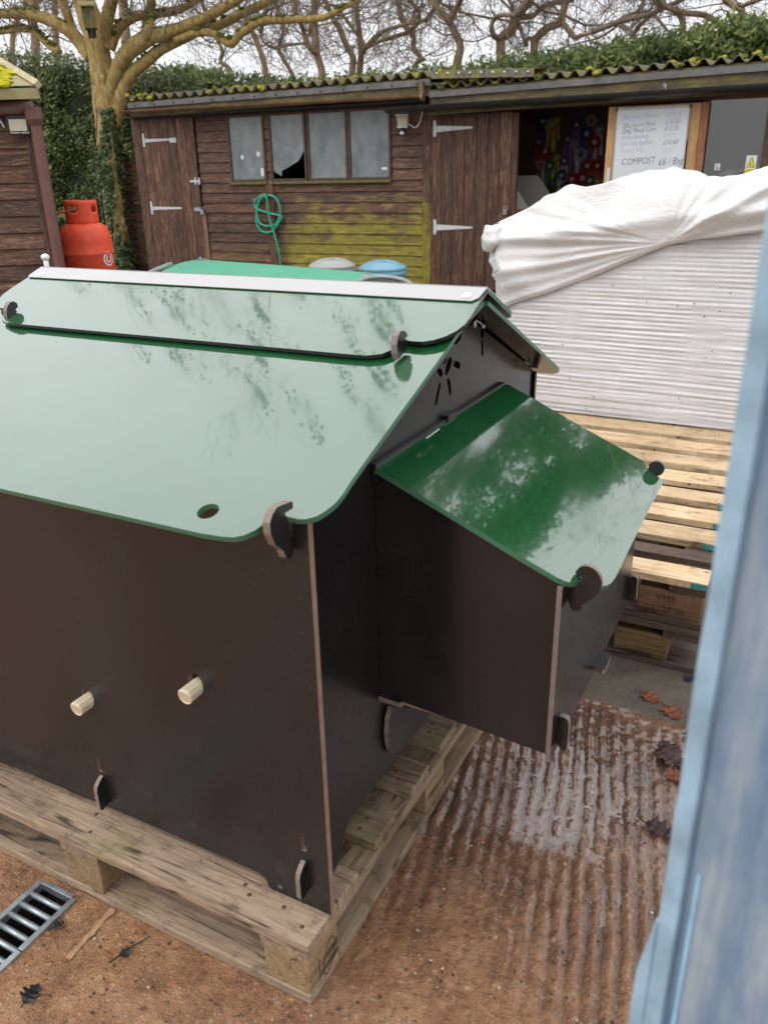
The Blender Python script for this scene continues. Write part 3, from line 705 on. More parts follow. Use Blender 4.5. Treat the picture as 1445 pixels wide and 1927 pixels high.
    plate('nest_floor', [V((gx+.001, yn+.002, .412)), V((xn-.013, yn+.002, .402)), V((xn-.013, .84, .402)), V((gx+.001, .84, .412))], [], (0, 0, 1), .010, BM, coop)
    # nest lid
    LS = .4286; LD = .8577; NL = V((LS, 0, 1)); L = lambda u, v: onp(u, v, NL, LD)
    lid = [(707, 881), (716, 866), (770, 821), (822, 779), (826, 783), (842, 772), (890, 740), (931, 715), (944, 722), (957, 724), (1003, 750), (1100, 806), (1180, 851), (1207, 866), (1216, 878), (1226, 889), (1241, 899), (1247, 903), (1246, 911), (1225, 950), (1190, 1020), (1158, 1086), (1150, 1097), (1140, 1102), (1120, 1104), (1104, 1092), (1092, 1086), (1086, 1089), (1090, 1094), (1080, 1097), (1066, 1095), (1050, 1088), (1035, 1079), (990, 1053), (900, 998), (800, 937), (760, 913)]
    lb = plate('nest_lid', [L(u, v) for u, v in lid], [[L(u, v) for u, v in ((800, 823), (826, 805), (829, 807), (803, 826))]], NL, .009, GM, coop)
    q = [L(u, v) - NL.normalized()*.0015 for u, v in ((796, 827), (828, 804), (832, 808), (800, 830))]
    mb = MB(); mb.add(q, [(0, 1, 2, 3)]); mb.build('slot_glint', M['white_pl'], lb)  # pale quad paints the bright glint of the lid slot
    # hinge rail and joint lug along the gable
    c = L(836, 777); mb = MB(); mb.box(c + V((-.006, -.030, -.02)), c + V((.022, .012, .004))); mb.build('hinge_lug', M['black'], coop, bevel=.002)
    a, b = L(708, 880), L(932, 714); mb = MB(); mb.box(V((gx+.001, a.y, a.z-.028)), V((gx+.009, b.y, a.z+.006))); mb.build('hinge_rail', M['black'], coop)
    S5 = lambda l, yy: [ony(980+a/4.38, 1020+b/4.38, yy) for a, b in l]
    hk = [(p.x, p.y) for p in catmull([(447, 250, 0), (480, 212, 0), (535, 197, 0), (595, 218, 0), (642, 268, 0), (664, 340, 0), (648, 400, 0), (600, 462, 0), (545, 498, 0), (508, 520, 0), (500, 550, 0), (470, 570, 0), (432, 565, 0), (407, 540, 0), (400, 505, 0)], 3)]
    hk += [(388, 500), (388, 345), (420, 350), (480, 330), (503, 318), (505, 292), (480, 285), (455, 272)]
    plate('lid_hook', S5(hk, .30), [], (0, -1, 0), .009, TM, coop)
    c = ony(1234, 882, .85); plate('lid_hook', circ(c, (1, 0, 0), (0, 0, 1), .0165, .0165, 24) , [], (0, -1, 0), .012, TM, coop)
    tb = [(p.x, p.y) for p in catmull([(288, 1450, 0), (310, 1438, 0), (345, 1445, 0), (380, 1465, 0), (391, 1500, 0), (386, 1600, 0), (372, 1700, 0), (355, 1722, 0), (325, 1708, 0), (290, 1655, 0)], 3)]
    q = S5(tb, .30); plate('locking_tab', [p if p.x > xn else V((xn+.0003, p.y, p.z)) for p in q], [], (0, -1, 0), .012, TM, coop)
    q = S5([(862, 285), (930, 282), (950, 292), (958, 312), (945, 482), (935, 494), (918, 497), (850, 470)], .845)
    plate('locking_tab', [p if p.x > xn else V((xn+.0003, p.y, p.z)) for p in q], [], (0, -1, 0), .012, TM, coop)
    Z5 = lambda l, zz: [onz(980+a/4.38, 1020+b/4.38, zz) for a, b in l]
    q = Z5([(600, 890), (690, 903), (722, 915), (738, 938), (700, 1035), (690, 1048), (668, 1053), (560, 1010)], .412)
    plate('locking_tab', [p if p.x > xn else V((xn+.0003, p.y, p.z)) for p in q], [], (0, 0, 1), .010, TM, coop)
    q = [onz(660+a/6.02, 1180+b/6.02, .412) for a, b in [(268, 672), (240, 735), (250, 760), (520, 850), (565, 860), (598, 838), (600, 800), (560, 765), (430, 700)]]
    plate('locking_tab', [p if p.y < yn else V((p.x, yn-.0003, p.z)) for p in q], [], (0, 0, 1), .010, TM, coop)
build_coop()

# ================================================================== LEAVES AND LITTER
def oak_leaf(name, label, c, L, rz, mat, curl=.3, tilt=(0, 0)):
    o = thing(name, label, 'leaf', c)
    mb = MB(Matrix.Translation(c) @ Matrix.Rotation(rz, 4, 'Z') @ Matrix.Rotation(tilt[0], 4, 'X') @ Matrix.Rotation(tilt[1], 4, 'Y'))
    n = 26; lf = []; rt = []; md = []
    for i in range(n+1):
        f = i/n; w = .36*math.sin(math.pi*f**.8)**.7*(1 + .30*math.cos(f*math.pi*2*3.6+.5)) * L
        z = lambda s: curl*L*(s*s)*.45 + .05*L*noise.noise(V((f*5, s*3, rz*9))) + .08*curl*L*math.sin(f*7)
        md.append((L*(f-.5), 0, .002+z(0)+curl*L*.25*(f-.5)**2)); lf.append((L*(f-.5), w, .002+z(w/L*2.2))); rt.append((L*(f-.5), -w*random.uniform(.85, 1), .002+z(-w/L*2.2)))
    vs = lf+md+rt; fs = []
    for i in range(n): fs.append((i, n+1+i, n+2+i, i+1)); fs.append((n+1+i, 2*n+2+i, 2*n+3+i, n+2+i))
    for f in fs: pass
    b = len(mb.v); mb.add(vs, fs); mb.r = [random.random() for _ in mb.f]
    mb.build('blade', mat, o, smooth=True)
    st = MB(mb.T); st.tube([md[0], (-L*.72, .01*L, .004)], .0011, 5); st.tube([V(p)+V((0, 0, .0006)) for p in md], .0006, 4); st.build('stalk', mat, o)
def leaves():
    P = lambda u, v: onz(u, v, .003)
    oak_leaf('oak_leaf', 'narrow curled brown oak leaf on the grey slab', P(1222, 1314), .058, -.5, M['leaf_rust'], .3)
    oak_leaf('oak_leaf', 'bright rust oak leaf lying at the edge of the grey slab', P(1264, 1342), .068, -.8, M['leaf_rust'], .25)
    oak_leaf('oak_leaf', 'dark brown oak leaf at the top of the leaf heap', P(1255, 1408), .062, 2.2, M['leaf_brown'], .4)
    oak_leaf('oak_leaf', 'largest dark oak leaf in the middle of the leaf heap', P(1262, 1432) + V((0, 0, .006)), .085, -.35, M['leaf_brown'], .25)
    oak_leaf('oak_leaf', 'red wet oak leaf at the bottom of the leaf heap', P(1276, 1462), .062, .5, M['leaf_rust'], .2)
    oak_leaf('oak_leaf', 'single dark brown oak leaf lying alone on the brushed concrete', P(1240, 1562), .064, -.2, M['leaf_brown'], .35)
    oak_leaf('oak_leaf', 'black oak leaf on the grey slab beside the blue steel panel', P(1298, 1278), .04, 1., M['leaf_black'], .4)
    oak_leaf('oak_leaf', 'small black leaf tucked against the blue steel panel', P(1302, 1384), .04, .3, M['leaf_black'], .4)
    oak_leaf('oak_leaf', 'crumpled black leaf at the front beside the drain grate', P(60, 1872), .042, 1.8, M['leaf_black'], .45, (.25, .1))
    oak_leaf('oak_leaf', 'small dark leaf beside the long edge of the drain grate', P(110, 1742), .026, 1.2, M['leaf_black'], .4)
    oak_leaf('oak_leaf', 'shrivelled black leaf with a stalk near the pallet front', P(236, 1796), .024, -.4, M['leaf_black'], .35)
    a, b = P(205, 1812), P(284, 1762); mb = MB(); mb.tube([a, (a+b)/2 + V((0, .002, .003)), b], [.001, .0014, .0008], 6)
    tag(mb.build('dead_twig', M['leaf_black'], None), 'thin black twig lying on the tan concrete near the pallet', 'twig')
    # loose grit
    mb = MB()
    for i in range(650):
        u = random.uniform(0, 1250); v = random.uniform(1330, 1925); p = onz(u, v, 0)
        if p.y > 1.0 or (-1.08 < p.x < .01 and p.y > -.085) or (PIT[0]-.01 < p.x < PIT[1]+.01 and p.y < PIT[3]+.01): continue
        s = random.choice((.0012, .0016, .002, .0028)); mb.blob((p.x, p.y, .0022), s*random.uniform(.8, 1.5), s, s*.8, 5, 3, jit=.4, mi=random.choice((0, 0, 1, 2)))
    o = mb.build('grit', [M['stencil'], simple('pale_grit', (.5, .42, .33), .7), simple('brown_grit', (.22, .12, .07), .8)], None)
    tag(o, 'loose grit scattered over the wet concrete', 'grit', kind='stuff')
leaves()

# ================================================================== PALLET STACK at the right
XS0, XS1, YS0 = -.62, .428, 1.25
def stack_pallet(z0, label, last, seed):
    random.seed(seed)
    t = thing('wooden_pallet', label, 'pallet', ((XS0+XS1)/2, YS0+.73, z0), 0, 'pallets in the yard')
    yb = [(1.252, 1.345, 'new_x', 0), (1.405, 1.468, 'old_x', -.006), (1.525, 1.632, 'new_x', 0), (1.69, 1.80, 'new_x', .001), (1.865, 1.965, 'new_x', 0), (2.03, 2.145, 'new_x', .002), (2.215, 2.34, 'new_x', 0), (2.40, 2.53, 'new_x', .001), (2.59, 2.72, 'new_x', 0)]
    if not last: yb = [(1.252, 1.36, 'old_x', 0), (1.9, 2.02, 'old_x', 0), (2.6, 2.72, 'old_x', 0)]
    for a, b, m, dz in yb:
        mb = MB(); e = random.uniform(0, .01)
        wob_board(mb, XS0, XS1-e, a, b, z0+.122+dz, z0+.144+dz, 'x', 16, .003); d = mb.build('deck_board', M[m], t, bevel=.002)
        if last and m == 'new_x':
            c = MB(); c.box((XS1-e-.042, a-.0012, z0+.1235+dz), (XS1-e+.0012, a+.012, z0+.1405+dz)); c.build('paint', M['teal'], d)
    for a, b in ((XS0, XS0+.1), (XS0+.47, XS0+.57), (XS1-.1, XS1)):
        mb = MB(); mb.box((a, YS0+.004, z0+.100), (b-.004, YS0+1.46, z0+.1215)); mb.build('rail', M['old_x'], t, bevel=.002)
    for c, d in ((YS0+.002, YS0+.10), (YS0+.7, YS0+.8), (YS0+1.36, YS0+1.46)):
        mb = MB(); mb.box((XS0+.003, c, z0+.0015), (XS1-.003, d, z0+.0215)); mb.build('bottom_board', M['old_x'], t, bevel=.002)
        xb = ((XS0, XS0+.14), (-.18, -.04), (.245, .42)) if last else ((XS0, XS0+.14), (-.18, -.04), (.192, .345))
        for a, b in xb:
            m2 = MB(); m2.box((a+.004, c+.004, z0+.0225), (b, d+.04, z0+.0995)); bo = m2.build('block', M['blk_brown' if last else 'blk_ochre'], t, bevel=.003)
            if last and a > .2 and c < YS0+.1:
                text('lettering', 'VMF', basis((a+.052, c+.0030, z0+.068), (1, 0, 0), (0, 0, 1)), .030, M['stencil'], bo, off=-.0006)
                text('lettering', '1 /20 08', basis((a+.042, c+.0030, z0+.034), (1, 0, 0), (0, 0, 1)), .027, M['stencil'], bo, off=-.0006)
stack_pallet(0, 'dark damp pallet standing on the concrete at the bottom of the stack', False, 3)
stack_pallet(.145, 'pale new pallet with teal-tipped boards on top of the stack', True, 4)
random.seed(11)
def rear_pallets():
    for k in range(2):
        z0 = .145*k; t = thing('wooden_pallet', ['pallet on the ground hidden under the white wrapped load', 'pallet directly beneath the white wrapped load'][k], 'pallet', (0, 3.3, z0), 0, 'pallets in the yard')
        for i in range(6):
            mb = MB(); a = 2.76+i*.19; mb.box((-.75, a, z0+.122), (.72, a+.11, z0+.144)); mb.build('deck_board', M['new_x'], t, bevel=.002)
        for a in (-.75, -.07, .62):
            mb = MB(); mb.box((a, 2.765, z0+.1), (a+.1, 3.81, z0+.1215)); mb.build('rail', M['old_x'], t)
            for y in (2.765, 3.25, 3.71):
                m2 = MB(); m2.box((a, y, z0+.022), (a+.1, y+.1, z0+.0995)); m2.build('block', M['blk_ochre'], t)
            mb = MB(); mb.box((a, 2.765, z0+.0015), (a+.1, 3.81, z0+.0215)); mb.build('bottom_board', M['old_x'], t)
rear_pallets()

# ================================================================== WRAPPED LOAD
def load():
    Y0 = 2.75
    t = thing('wrapped_load', 'tall pallet load in ribbed white stretch wrap with a loose white sheet over it', 'wrapped pallet load', (0, 3.25, .2895))
    sil = [(905, 452), (935, 425), (1000, 395), (1060, 370), (1110, 352), (1150, 344), (1190, 335), (1240, 331), (1290, 326), (1315, 331), (1345, 334), (1390, 333), (1440, 330), (1600, 322)]
    S = [ony(u, v, Y0+.12) for u, v in sil]
    def topz(x):
        for a, b in zip(S, S[1:]):
            if a.x <= x <= b.x: return a.z + (b.z-a.z)*(x-a.x)/(b.x-a.x)
        return S[0].z if x < S[0].x else S[-1].z
    le = [(935, 575), (930, 560), (921, 545), (922, 520), (925, 500), (924, 470), (932, 440), (940, 425)]
    LE = [ony(u, v, Y0) for u, v in le]; LE = [V((LE[0].x, Y0, .29))] + LE
    def leftx(z):
        for a, b in zip(LE, LE[1:]):
            if a.z <= z <= b.z: return a.x + (b.x-a.x)*(z-a.z)/max(1e-6, b.z-a.z)
        return LE[-1].x
    XR = .82; NX, NZ = 130, 240
    mb = MB(); vs = []; fs = []
    for j in range(NZ+1):
        f = j/NZ
        for i in range(NX+1):
            g = i/NX; x = leftx(.29+f*.7) + (XR-leftx(.29+f*.7))*g; z = .2902 + (topz(x)-.035-.2902)*f
            k = max(0., .45+.9*noise.noise(V((x*5.2, z*2.2, 2.))) + .35*noise.noise(V((x*19, z*3, 4.)))); rib = math.sin(2*math.pi*z/.019 + 1.6*noise.noise(V((x*1.6, z*9, 0))) + x*1.3)
            rib2 = noise.noise(V((x*2.5, z*55, 5.)))
            y = Y0 - .0024*rib*(.10+k)*min(1, (f+.03)*6) - .004*rib2 - .010*noise.noise(V((x*3, z*3, 1.)))
            if g < .04: y += .03*(1-g/.04)**2
            vs.append((x, y, z))
    for j in range(NZ):
        for i in range(NX): a = j*(NX+1)+i; fs.append((a, a+1, a+NX+2, a+NX+1))
    b = len(vs)
    # sides, top and back so the load is solid
    bk = 3.78
    for i in range(NX+1): x = vs[NZ*(NX+1)+i][0]; vs.append((x, bk, topz(x)-.035))
    for i in range(NX): a = NZ*(NX+1)+i; fs.append((a, a+1, b+i+1, b+i))
    c = len(vs); vs += [(vs[0][0], bk, .2902), (vs[NX][0], bk, .2902)]
    fs.append((0, *[j*(NX+1) for j in range(1, NZ+1)], b, c)); fs.append(tuple([NX, c+1, b+NX] + [j*(NX+1)+NX for j in range(NZ, 0, -1)]))
    fs.append((c, *[b+i for i in range(NX+1)], c+1))
    mb.add(vs, fs); body = mb.build('wrap_film', M['wrap'], t, smooth=True)
    # loose sheet: hangs over the front to a slanting hem
    hem = [(925, 592), (960, 574), (1020, 555), (1100, 527), (1180, 493), (1250, 463), (1300, 452), (1360, 445), (1430, 436), (1600, 418)]
    HM = [ony(u, v, Y0-.03) for u, v in hem]
    def hemz(x):
        if x < HM[0].x: return HM[0].z
        for a, b in zip(HM, HM[1:]):
            if a.x <= x <= b.x: return a.z + (b.z-a.z)*(x-a.x)/(b.x-a.x)
        return HM[-1].z
    pin = ony(1257, 458, Y0-.03)
    NX, NF, NT = 200, 90, 40; vs = []; fs = []
    for i in range(NX+1):
        for j in range(NF+NT+1):
            g = i/NX
            if j <= NF:
                f = j/NF
                # left edge follows the bulging outline
                x0 = leftx(.55+.45*f)-.012; x = x0 + (XR+.01-x0)*g
                hz = hemz(x); tz = topz(x); z = hz + (tz-hz)*f
                d = V((x-pin.x, 0, z-pin.z)); r = d.length; an = math.atan2(d.z, d.x)
                fold = 0.
                if x < pin.x:
                    q = math.pi-abs(an) if an > 0 else -(math.pi-abs(an))
                    fold = math.sin(q*26 + 2.2*noise.noise(V((x*2, z*4, 3.))))*.5 + .5*math.sin(q*57 + 3*noise.noise(V((x*3, z*3, 8.))))
                    fold *= .011*min(1, r/.3)*max(.06, 1-max(0, abs(q)-.12)*2.6)*(1.05-.6*f)
                else:
                    fold = math.sin(an*24 + 2.*noise.noise(V((x*3, z*3, 3.))))*.006*min(1, r/.2)*(1-.5*f)
                big = .030*noise.noise(V((x*2.6, z*3.2, 4.))) + .016*noise.noise(V((x*7, z*8, 6.)))
                # heavy crease running from the pinch up to the right and a hollow below the top
                cr = (z - pin.z) - .62*(x-pin.x); crease = .030*math.exp(-(cr/.03)**2)*(1 if x > pin.x-.02 else 0)*min(1, r/.1)
                cr2 = (z - pin.z-.09) - .12*(x-pin.x); crease += .025*math.exp(-(cr2/.035)**2)*min(1, r/.2)
                y = Y0 - .032 - fold - big*min(1, .3+r*2) - crease - .02*math.sin(math.pi*f) + .02*(f**4)
                if g < .03: y += .05*(1-g/.03)
                if f < .05: y += .012*(1-f/.05)
                vs.append((x, y, z))
            else:
                f = (j-NF)/NT; x0 = leftx(1.)-.012; x = x0 + (XR+.01-x0)*g
                y = Y0-.012 + (bk+.02-Y0)*f
                z = topz(x) + .055*noise.noise(V((x*4.5, y*4.5, 2.)))*min(1, f*5) + .022*noise.noise(V((x*13, y*11, 5.)))*min(1, f*8) + .012*math.sin(math.pi*min(1, f*3)) - .12*f**2
                vs.append((x, y, z))
    m = NF+NT+1
    for i in range(NX):
        for j in range(NF+NT): a = i*m+j; fs.append((a, a+m, a+m+1, a+1))
    mb = MB(); mb.add(vs, fs); sh = mb.build('cover_sheet', M['sheet'], t, smooth=True)
    md = sh.modifiers.new('thickness', 'SOLIDIFY'); md.thickness = .0025; md.offset = -1
    # rolled corner sticking out at the left
    c = ony(926, 448, Y0-.01); mb = MB(); mb.blob(c, .052, .05, .058, 20, 14, jit=.35); mb.build('tied_corner', M['sheet'], t, smooth=True)
    # specks of dirt
    mb = MB()
    for i in range(26):
        u = random.uniform(960, 1390); v = random.uniform(480, 780); p = ony(u, v, Y0-.014); mb.blob(p, .003, .003, .003*random.uniform(.6, 1.4), 5, 4)
    mb.build('dirt_specks', M['black'], body)['kind'] = 'stuff'
load()

# ================================================================== BLUE STEEL PANEL close to the camera
def blue_panel():
    a0 = ray(1400, 700); a0 = V((a0.x, a0.y, 0)).normalized(); d = .45
    c = CAM + a0*d; c.z = 0; right = V((math.cos(-.30), math.sin(-.30), 0)); back = V((-right.y, right.x, 0))
    t = thing('container_door', 'blue painted steel container door standing at the right edge close to the camera', 'steel door', c)
    m = basis(c, right, back); mb = MB(m)
    # zig-zag top-to-bottom edge so the paint edge looks beaten
    n = 40; lip = .012
    def edge(k): z = 2.3*k/n; return .0013*noise.noise(V((z*9, 0, 1.)))
    for k in range(n):
        z0, z1 = 2.3*k/n, 2.3*(k+1)/n
        mb.hexa([(.013+edge(k), .004, z0), (1.3, .004, z0), (1.3, .04, z0), (.013+edge(k), .04, z0), (.013+edge(k+1), .004, z1), (1.3, .004, z1), (1.3, .04, z1), (.013+edge(k+1), .04, z1)], 0, .5)
    mb.build('door_sheet', M['blue'], t)
    mb = MB(m); vs = []; fs = []
    for k in range(121):
        z = 2.3*k/120; w = .0012*noise.noise(V((z*14, 3, 0))) + .0008*noise.noise(V((z*60, 3, 0))); vs += [(w, -.003, z), (.0125, -.004, z), (.0125, .039, z), (w, .037, z)]
    for k in range(120):
        for q in range(4): l = (q+1) % 4; fs.append((k*4+q, k*4+l, k*4+4+l, k*4+4+q))
    mb.add(vs, fs); mb.build('edge_lip', M['blue_edge'], t, smooth=False)
    # lower flange
    zf = onp(1255, 1735, (math.sin(.1), math.cos(.1), 0), V((math.sin(.1), math.cos(.1), 0)).dot(c)).z
    mb = MB(m); vs = []; fs = []
    for k in range(61):
        z = (zf)*k/60; w = -.0105 + .0012*noise.noise(V((z*16, 8, 0))) + (.0095*max(0, 1-(zf-z)/.055) if zf-z < .055 else 0); vs += [(w, -.0035, z), (-.0002, -.0045, z), (-.0002, .03, z), (w, .03, z)]
    for k in range(60):
        for q in range(4): l = (q+1) % 4; fs.append((k*4+q, k*4+l, k*4+4+l, k*4+4+q))
    fs.append((240, 241, 242, 243)); mb.add(vs, fs); mb.build('flange', M['blue_edge'], t)
    mb = MB(m); mb.tube([(.0195, .003, 0.), (.0195, .003, onp(1310, 1640, (math.sin(.1), math.cos(.1), 0), V((math.sin(.1), math.cos(.1), 0)).dot(c)).z)], .0017, 10); mb.build('seal_strip', M['blue_seal'], t, smooth=True)
    mb = MB(m)
    for x in (.16, .42, .7): mb.box((x, -.012, 0), (x+.12, .0035, 2.3))
    mb.build('rib', M['blue'], t, bevel=.006)
blue_panel()
# ================================================================== LONG TIMBER SHEDS
WN = V((-.048, .9988, 0)); WN.normalize(); WX = V((WN.y, -WN.x, 0)); P0 = V((-7.56, 7.829, 0)); WD = WN.dot(P0)
WROT = math.atan2(WX.y, WX.x)
WM = Matrix((WX, WN, V((0, 0, 1)))).transposed().to_4x4(); WM.translation = P0
def ws(u, v, off=0.):
    p = WM.inverted() @ onp(u, v, WN, WD-off); return p.x, p.z
def wthing(name, label, cat, s, z=0., t=0., group=None): return thing(name, label, cat, WM @ V((s, t, z)), WROT, group)
def wm(*p): return WM @ V(p)
PITCHB = .117

def boards(root, s0, s1, z0, z1, holes, mat, name='cladding'):
    mb = MB(WM); z = z0
    while z < z1-.02:
        zt = min(z+PITCHB, z1); iv = [(s0, s1)]
        for (a, b, c, d) in holes:
            if zt-.01 > c and z+.01 < d:
                n = []
                for p, q in iv:
                    if a > p: n.append((p, min(a, q)))
                    if b < q: n.append((max(b, p), q))
                iv = [(p, q) for p, q in n if q-p > .01]
        for p, q in iv:
            mb.hexa([(p, -.020, z), (q, -.020, z), (q, .012, z), (p, .012, z), (p, -.004, zt-.001), (q, -.004, zt-.001), (q, .012, zt-.001), (p, .012, zt-.001)])
        z += PITCHB
    return mb.build(name, mat, root, bevel=.003, seg=1)

def plank_door(root, s0, s1, z0, z1, n, off, name='door'):
    mb = MB(WM); w = (s1-s0)/n
    for i in range(n):
        e = random.uniform(-.002, .002); mb.box((s0+i*w+.0022, off+e, z0), (s0+(i+1)*w-.0022, off+.02, z1))
    d = mb.build(name, M['door'], root, bevel=.003, seg=1)
    mb = MB(WM); mb.box((s0, off+.0205, z0), (s1, off+.03, z1)); mb.build('backing', M['black_wood'], d)
    return d
def strap_hinge(par, s, z, L, off, w=.05):
    mb = MB(WM)
    mb.hexa([(s+.012, off-.005, z-w*.42), (s+L, off-.005, z-.008), (s+L, off-.001, z-.008), (s+.012, off-.001, z-w*.42), (s+.012, off-.005, z+w*.42), (s+L, off-.005, z+.012), (s+L, off-.001, z+.012), (s+.012, off-.001, z+w*.42)])
    mb.box((s-.022, off-.006, z-.075), (s+.010, off-.001, z+.085)); mb.tube([wm0 for wm0 in [(s+.011, off-.006, z-.05), (s+.011, off-.006, z+.05)]], .006, 8)
    return mb.build('hinge', M['hinge_paint'], par, bevel=.001, seg=1)

def corrugated(root, sA, zA, sB, zB, t0, depth, slope, pitch=.146, amp=.029):
    n = int((sB-sA)/pitch*10); vs = []; fs = []
    for i in range(n+1):
        f = i/n; s = sA+(sB-sA)*f; z = zA+(zB-zA)*f + amp*math.sin(2*math.pi*(s-sA)/pitch)
        e = .012*noise.noise(V((s*2.3, 1, 0)))
        for k in range(6): q = k/5; vs.append((s, t0+e*(1-q)+depth*q, z+depth*q*slope))
    for i in range(n):
        for k in range(5): a = i*6+k; fs.append((a, a+6, a+7, a+1))
    mb = MB(WM); mb.add(vs, fs); o = mb.build('corrugated_roof', M['cement'], root, smooth=True)
    md = o.modifiers.new('thickness', 'SOLIDIFY'); md.thickness = .008; md.offset = 0
    # moss cushions along the edge
    mb = MB(WM)
    for i in range(int((sB-sA)*30)):
        s = random.uniform(sA, sB); d = noise.noise(V((s*1.7, 4, 0)))
        if d < -.05: continue
        q = random.random()**2*.6; z = zA+(zB-zA)*(s-sA)/(sB-sA) + amp*math.sin(2*math.pi*(s-sA)/pitch)
        r = random.uniform(.012, .034); mb.blob((s, t0+q+.004, z+q*slope+.008), r*1.3, r, r*.7, 7, 5, jit=.7, mi=random.choice((0, 0, 1)))
    m = mb.build('moss', [M['moss'], M['moss2']], o, smooth=True); m['kind'] = 'stuff'
    return o

def long_sheds():
    s_d1 = ws(258, 300)[0]; s_d1r = ws(388, 400)[0]-.03; s_end = ws(797, 350)[0]
    LS_ = wthing('timber_shed', 'long dark brown timber shed with four dirty windows and a mossy corrugated roof', 'shed', 0)
    # window sizes from the survey
    wz1 = ws(510, 218)[1]; wz0 = ws(600, 335)[1]
    wins = [(434, 499), (511, 576), (582, 654), (659, 735)]
    sw = [(ws(a+2, 280)[0], ws(b-2, 280)[0]) for a, b in wins]
    z_low = .08; z_top = ws(500, 205)[1]
    boards(LS_, s_d1r+.005, s_end, z_low, z_top, [(sw[0][0]-.03, sw[0][1]+.02, wz0, z_top), (sw[1][0]-.03, sw[3][1]+.03, wz0, z_top)], M['clad'])
    # gable end return so the shed is a box
    mb = MB(WM); mb.box((-.02, .014, .05), (0.0, 2.5, z_top)); mb.box((0, 2.48, .05), (s_end, 2.5, z_top+.15)); mb.box((0, .014, .02), (s_end, 2.47, .05)); mb.build('end_wall', M['clad_plain'], LS_)
    mb = MB(WM); mb.box((0.004, .0145, z_top+.02), (s_end, 2.47, z_top+.05)); mb.build('ceiling', M['black_wood'], LS_)
    # posts
    so = ws(512, 400)[0]
    for a, b, off, mt, z1 in ((so-.055, so+.06, -.034, 'postwood', wz0-.02), (s_end, s_end+.10, -.04, 'postwood', z_top), (s_d1r-.0, s_d1r+.0, 0, 'postwood', 1)):
        if b > a: mb = MB(WM); mb.box((a, off, .06), (b, .013, z1)); mb.build('post', M[mt], LS_, bevel=.004)
    # windows
    for i, (a, b) in enumerate(sw):
        mb = MB(WM); f = .028; o = -.030
        for bx in (((a-f, o, wz0-f), (a, .01, wz1+f)), ((b, o, wz0-f), (b+f, .01, wz1+f)), ((a+.0005, o+.001, wz1), (b-.0005, .01, wz1+f)), ((a+.0005, o+.001, wz0-f), (b-.0005, .01, wz0))): mb.box(*bx)
        fr = mb.build('window', M['frame_wood'], LS_, bevel=.003)
        mb = MB(WM)
        if i == 1:
            # broken pane: a jagged piece gone from the lower right corner
            w_, h_ = b-a, wz1-wz0; pts = [(a+w_*p, wz0+h_*q) for p, q in ((.0, .14), (.07, .10), (.15, .075), (.25, .04), (.27, .13), (.44, .17), (.6, .22), (.78, .27), (.88, .34), (.93, .39), (1, .46), (1, 1), (0, 1))]
            plate('pane', [wm(x, -.012, z) for x, z in pts], [], -WN, .004, (M['pane'],)*3, fr)
        else:
            mb.box((a+.0005, -.012, wz0+.0005), (b-.0005, -.008, wz1-.0005)); mb.build('pane', M['pane'], fr)
        if i == 0:
            for (u, v, r) in ((456, 296, .026), (486, 290, .030)):
                s, z = ws(u, v, .0135); plate('white_spot', circ(wm(s, -.0135, z), WX, (0, 0, 1), r*.8, r, 16), [], -WN, .0012, (M['white_pl'],)*3, fr)
            s, z = ws(494, 324, .0135); mb = MB(WM); mb.box((s-.02, -.014, z-.045), (s+.02, -.0125, z+.045)); mb.build('paper_label', M['white_pl'], fr)
        if i == 3:
            s, z = ws(724, 317, .0135); mb = MB(WM); mb.box((s-.035, -.014, z-.014), (s+.03, -.0125, z+.014)); mb.build('paper_label', M['white_pl'], fr)
    mb = MB(WM); mb.box((sw[0][0]-.04, -.055, wz0-.06), (sw[0][1]+.035, .01, wz0-.029)); mb.box((sw[1][0]-.04, -.055, wz0-.06), (sw[3][1]+.035, .01, wz0-.029)); mb.build('sill', M['sill_moss'], LS_, bevel=.005)
    # left door
    dz1 = ws(300, 222)[1]
    d = plank_door(LS_, s_d1, s_d1r-.012, .10, dz1, 7, -.030)
    for (u, v) in ((272, 265), (287, 392)):
        s, z = ws(u, v, .03); strap_hinge(d, s, z, ws(u+56, v, .03)[0]-s, -.03)
    s, z = ws(326, 264, .03); mb = MB(WM); mb.box((s-.05, -.0405, z-.026), (s+.055, -.035, z+.028)); mb.build('hasp_plate', M['hinge_paint'], d)
    s, z = ws(369, 341, .03); mb = MB(WM); mb.box((s-.09, -.042, z-.012), (s+.07, -.034, z+.012)); mb.box((s-.01, -.045, z-.04), (s+.012, -.036, z+.045)); mb.box((s+.05, -.045, z-.04), (s+.072, -.036, z+.04)); mb.build('bolt', M['hinge_paint'], d, bevel=.001)
    s, z = ws(376, 394, .03); mb = MB(WM); mb.box((s-.08, -.042, z-.022), (s+.04, -.034, z+.022)); mb.box((s+.03, -.060, z-.06), (s+.075, -.036, z-.005)); mb.tube([(s+.037, -.048, z-.005), (s+.037, -.048, z+.03), (s+.068, -.048, z+.03), (s+.068, -.048, z-.005)], .005, 6); mb.build('padlock', M['galv'], d, bevel=.001)
    mb = MB(WM); mb.box((s_d1r-.011, -.034, ws(385, 500)[1]), (s_d1r+.05, -.0205, ws(378, 400)[1])); mb.build('repair_strip', wood('bare_strip_wood', (.28, .18, .11), (.13, .08, .05), 'z'), LS_, bevel=.002)
    # head board over windows, roof edge
    zc = ws(235, 187, .25)[1]; zc2 = ws(808, 139, .25)[1]; sA = ws(235, 187, .25)[0]; sB = ws(808, 139, .25)[0]
    corrugated(LS_, sA, zc+.006, sB, zc2, -.25, 2.9, .07)
